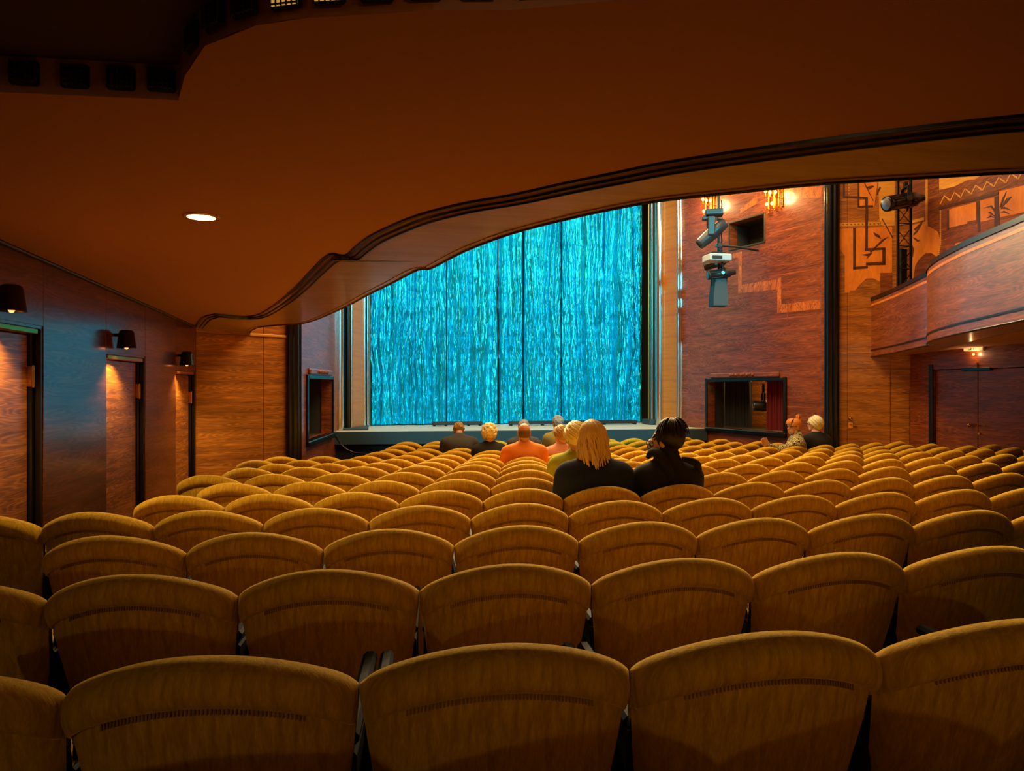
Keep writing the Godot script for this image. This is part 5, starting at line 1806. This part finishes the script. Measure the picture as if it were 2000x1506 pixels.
func build_people():
	make_head_hand()
	var cloth := func(key: String, c: Color):
		var m := mat(key, c, 0.95)
		m.rim_enabled = true
		m.rim = 0.15
		m.rim_tint = 0.7
		return m
	mat("skin", Color(0.84, 0.64, 0.52), 0.55)
	mat("skin_tan", Color(0.76, 0.54, 0.38), 0.5)
	mat("eye", Color(0.12, 0.09, 0.07), 0.3)
	mat("spectacles", Color(0.25, 0.12, 0.06), 0.3)
	cloth.call("cloth_black", Color(0.12, 0.115, 0.11))
	cloth.call("cloth_coat", Color(0.085, 0.085, 0.085))
	cloth.call("cloth_navy", Color(0.07, 0.11, 0.19))
	cloth.call("cloth_charcoal", Color(0.25, 0.235, 0.22))
	cloth.call("cloth_grey", Color(0.3, 0.3, 0.3))
	cloth.call("cloth_orange", Color(0.84, 0.46, 0.1))
	cloth.call("cloth_salmon", Color(0.8, 0.54, 0.42))
	cloth.call("cloth_lime", Color(0.66, 0.68, 0.12))
	cloth.call("cloth_olive", Color(0.58, 0.52, 0.24))
	var pat: StandardMaterial3D = cloth.call("cloth_pattern", Color(1, 1, 1))
	var im := noise_image(77, 0.03, 1, 256)
	for y in 256:
		for x in 256:
			var v := sin(im.get_pixel(x, y).r * 17.0)
			im.set_pixel(x, y, Color(0.85, 0.8, 0.55) if v > -0.1 else Color(0.07, 0.07, 0.06))
	pat.albedo_texture = ImageTexture.create_from_image(im)
	tri(pat, Vector3(2.2, 2.2, 2.2), false)
	cloth.call("hair_blond", Color(0.9, 0.75, 0.42))
	cloth.call("hair_pale", Color(0.98, 0.92, 0.62))
	cloth.call("hair_curly", Color(0.93, 0.86, 0.6))
	cloth.call("hair_brown", Color(0.66, 0.52, 0.26))
	cloth.call("hair_ash", Color(0.42, 0.32, 0.2))
	cloth.call("hair_dark", Color(0.1, 0.065, 0.05))
	cloth.call("hair_grey", Color(0.62, 0.58, 0.52))
	cloth.call("hair_red", Color(0.85, 0.52, 0.14))
	cloth.call("hair_silver", Color(0.97, 0.95, 0.8))
	for k in ["hair_blond", "hair_pale", "hair_curly", "hair_brown", "hair_dark", "hair_red", "hair_silver"]:
		M[k].roughness = 0.5
	# the two women near the camera
	person({"r": 5, "k": 5, "dx": -0.02, "w": 0.2, "fat": 1.12, "up": -0.015, "cell": 0.012, "hair": "long", "hair_mat": M.hair_blond, "garment": M.cloth_navy, "glasses": true, "head": Vector3(0.05, -0.5, 0.05), "twist": -0.12, "label": "woman in a navy sweater with long blond hair, seen from behind"})
	var b := person({"r": 5, "k": 6, "dx": -0.03, "w": 0.19, "fat": 1.08, "up": -0.045, "cell": 0.012, "hair": "updo", "hair_mat": M.hair_dark, "garment": M.cloth_coat, "garment_name": "coat", "head": Vector3(-0.02, 0.75, -0.05), "collar": 0.085, "label": "woman in a black coat with dark pinned-up hair, head turned left"})
	coat_extras(b)
	person({"r": 7, "k": 6, "dx": -0.03, "w": 0.2, "fat": 1.1, "lean": 0.06, "up": -0.06, "hair": "puff", "hair_mat": M.hair_pale, "garment": M.cloth_lime, "garment_name": "blouse", "head": Vector3(-0.25, 0.2, 0.0), "label": "person in a lime green top with puffy pale blond hair"})
	person({"r": 10, "k": 6, "dx": 0.02, "w": 0.23, "fat": 1.15, "up": -0.025, "hair": "bald", "hair_mat": M.hair_ash, "skin": M.skin_tan, "garment": M.cloth_orange, "head": Vector3(-0.05, 0.0, 0.0), "label": "man in a bright orange sweater with a balding crown"})
	person({"r": 11, "k": 7, "dx": 0.0, "w": 0.18, "up": -0.09, "hair": "puff", "hair_mat": M.hair_brown, "garment": M.cloth_salmon, "garment_name": "blouse", "head": Vector3(-0.1, 0.45, 0.0), "hs": 0.95, "label": "person in a salmon pink top with pinned golden brown hair"})
	person({"r": 13, "k": 2, "dx": 0.0, "w": 0.24, "fat": 1.22, "lean": 0.08, "up": 0.0, "head_off": Vector3(0, -0.06, -0.07), "hair": "short", "hair_mat": M.hair_brown, "garment": M.cloth_charcoal, "head": Vector3(-0.6, 0.0, 0.0), "label": "man in a charcoal sweater bending his head forward, leftmost of the audience"})
	person({"r": 12, "k": 3, "dx": 0.0, "w": 0.2, "fat": 1.12, "up": -0.08, "hair": "curly", "hair_mat": M.hair_curly, "garment": M.cloth_black, "head": Vector3(-0.15, 0.0, 0.0), "label": "woman in a black top with curly fair hair beside the charcoal-sweatered man"})
	person({"r": 13, "k": 4, "dx": -0.03, "w": 0.21, "up": -0.02, "hair": "short", "hair_mat": M.hair_grey, "garment": M.cloth_grey, "garment_name": "jacket", "head": Vector3(-0.15, -0.1, 0.0), "label": "grey-haired man in a grey jacket, mostly hidden behind the orange sweater"})
	person({"r": 13, "k": 5, "dx": 0.06, "w": 0.19, "up": 0.05, "hair": "short", "hair_mat": M.hair_grey, "garment": M.cloth_olive, "garment_name": "vest", "label": "person in an olive top almost hidden behind the salmon pink top"})
	# the pair by the right-hand pilaster
	person({"r": 11, "k": 14, "dx": 0.15, "w": 0.16, "up": -0.03, "twist": 1.0, "hair": "bun", "hair_mat": M.hair_red, "garment": M.cloth_pattern, "garment_name": "blouse", "glasses": true, "collar": 0.045, "head": Vector3(0.0, 0.5, 0.0),
		"arms": {"el": Vector3(-0.2, 0.83, -0.08), "wl": Vector3(-0.4, 0.9, -0.12), "hl": Vector3(-0.55, 0.75, -0.1), "ul": Vector3(0.3, 0.4, -0.9)},
		"label": "woman with red pinned-up hair and spectacles in a black and cream blouse"})
	person({"r": 11, "k": 15, "dx": 0.09, "w": 0.2, "fat": 1.1, "up": -0.01, "hair": "puff", "hair_mat": M.hair_silver, "garment": M.cloth_black, "garment_name": "jacket", "head": Vector3(0.0, 0.45, 0.0), "hs": 0.95, "label": "person in a black jacket with short silver hair beside the red-haired woman"})

func coat_extras(t: Node3D):
	# soft hood edge and straps over the shoulders, a patterned mask below the chin
	var curve := func(p: Array, r: Array):
		var c := Curve3D.new()
		for q in p:
			c.add_point(q)
		for i in range(1, p.size() - 1):
			var d: Vector3 = (p[i + 1] - p[i - 1]) * 0.2
			c.set_point_in(i, -d)
			c.set_point_out(i, d)
		var pts := []
		var rad := []
		for k in 17:
			var u := k / 16.0
			pts.append(c.sample_baked(u * c.get_baked_length(), true))
			var s: float = u * (r.size() - 1)
			rad.append(lerpf(r[int(s)], r[mini(int(s) + 1, r.size() - 1)], s - int(s)))
		var st := mk()
		tube(st, pts, rad, 10)
		obj("hood", st, M.cloth_coat, t)
	curve.call([Vector3(-0.13, 1.06, -0.25), Vector3(-0.12, 1.1, -0.19), Vector3(-0.1, 1.09, -0.12), Vector3(-0.07, 1.02, -0.06), Vector3(-0.03, 0.92, -0.05), Vector3(-0.01, 0.8, -0.06)], [0.016, 0.034, 0.036, 0.03, 0.02, 0.008])
	curve.call([Vector3(0.06, 1.06, -0.1), Vector3(0.12, 1.045, -0.085), Vector3(0.17, 1.02, -0.09), Vector3(0.21, 0.95, -0.11)], [0.014, 0.026, 0.026, 0.008])
	var st := mk()
	ball(st, Vector3(-0.095, 1.145, -0.275), Vector3(0.022, 0.045, 0.04), 10)
	obj("mask", st, M.sign_white, t)
	st = mk()
	for q in [[-0.118, 1.135, -0.25], [-0.122, 1.162, -0.258], [-0.112, 1.11, -0.255], [-0.105, 1.15, -0.24]]:
		var r := []
		for i in 13:
			var a := TAU * i / 12.0
			r.append(Vector3(q[0], q[1], q[2]) + Vector3(0.013 * cos(a), 0.013 * sin(a), 0.006 * cos(a)))
		tube(st, r, 0.003, 5, false)
	obj("mask_pattern", st, M.black_matt, t)
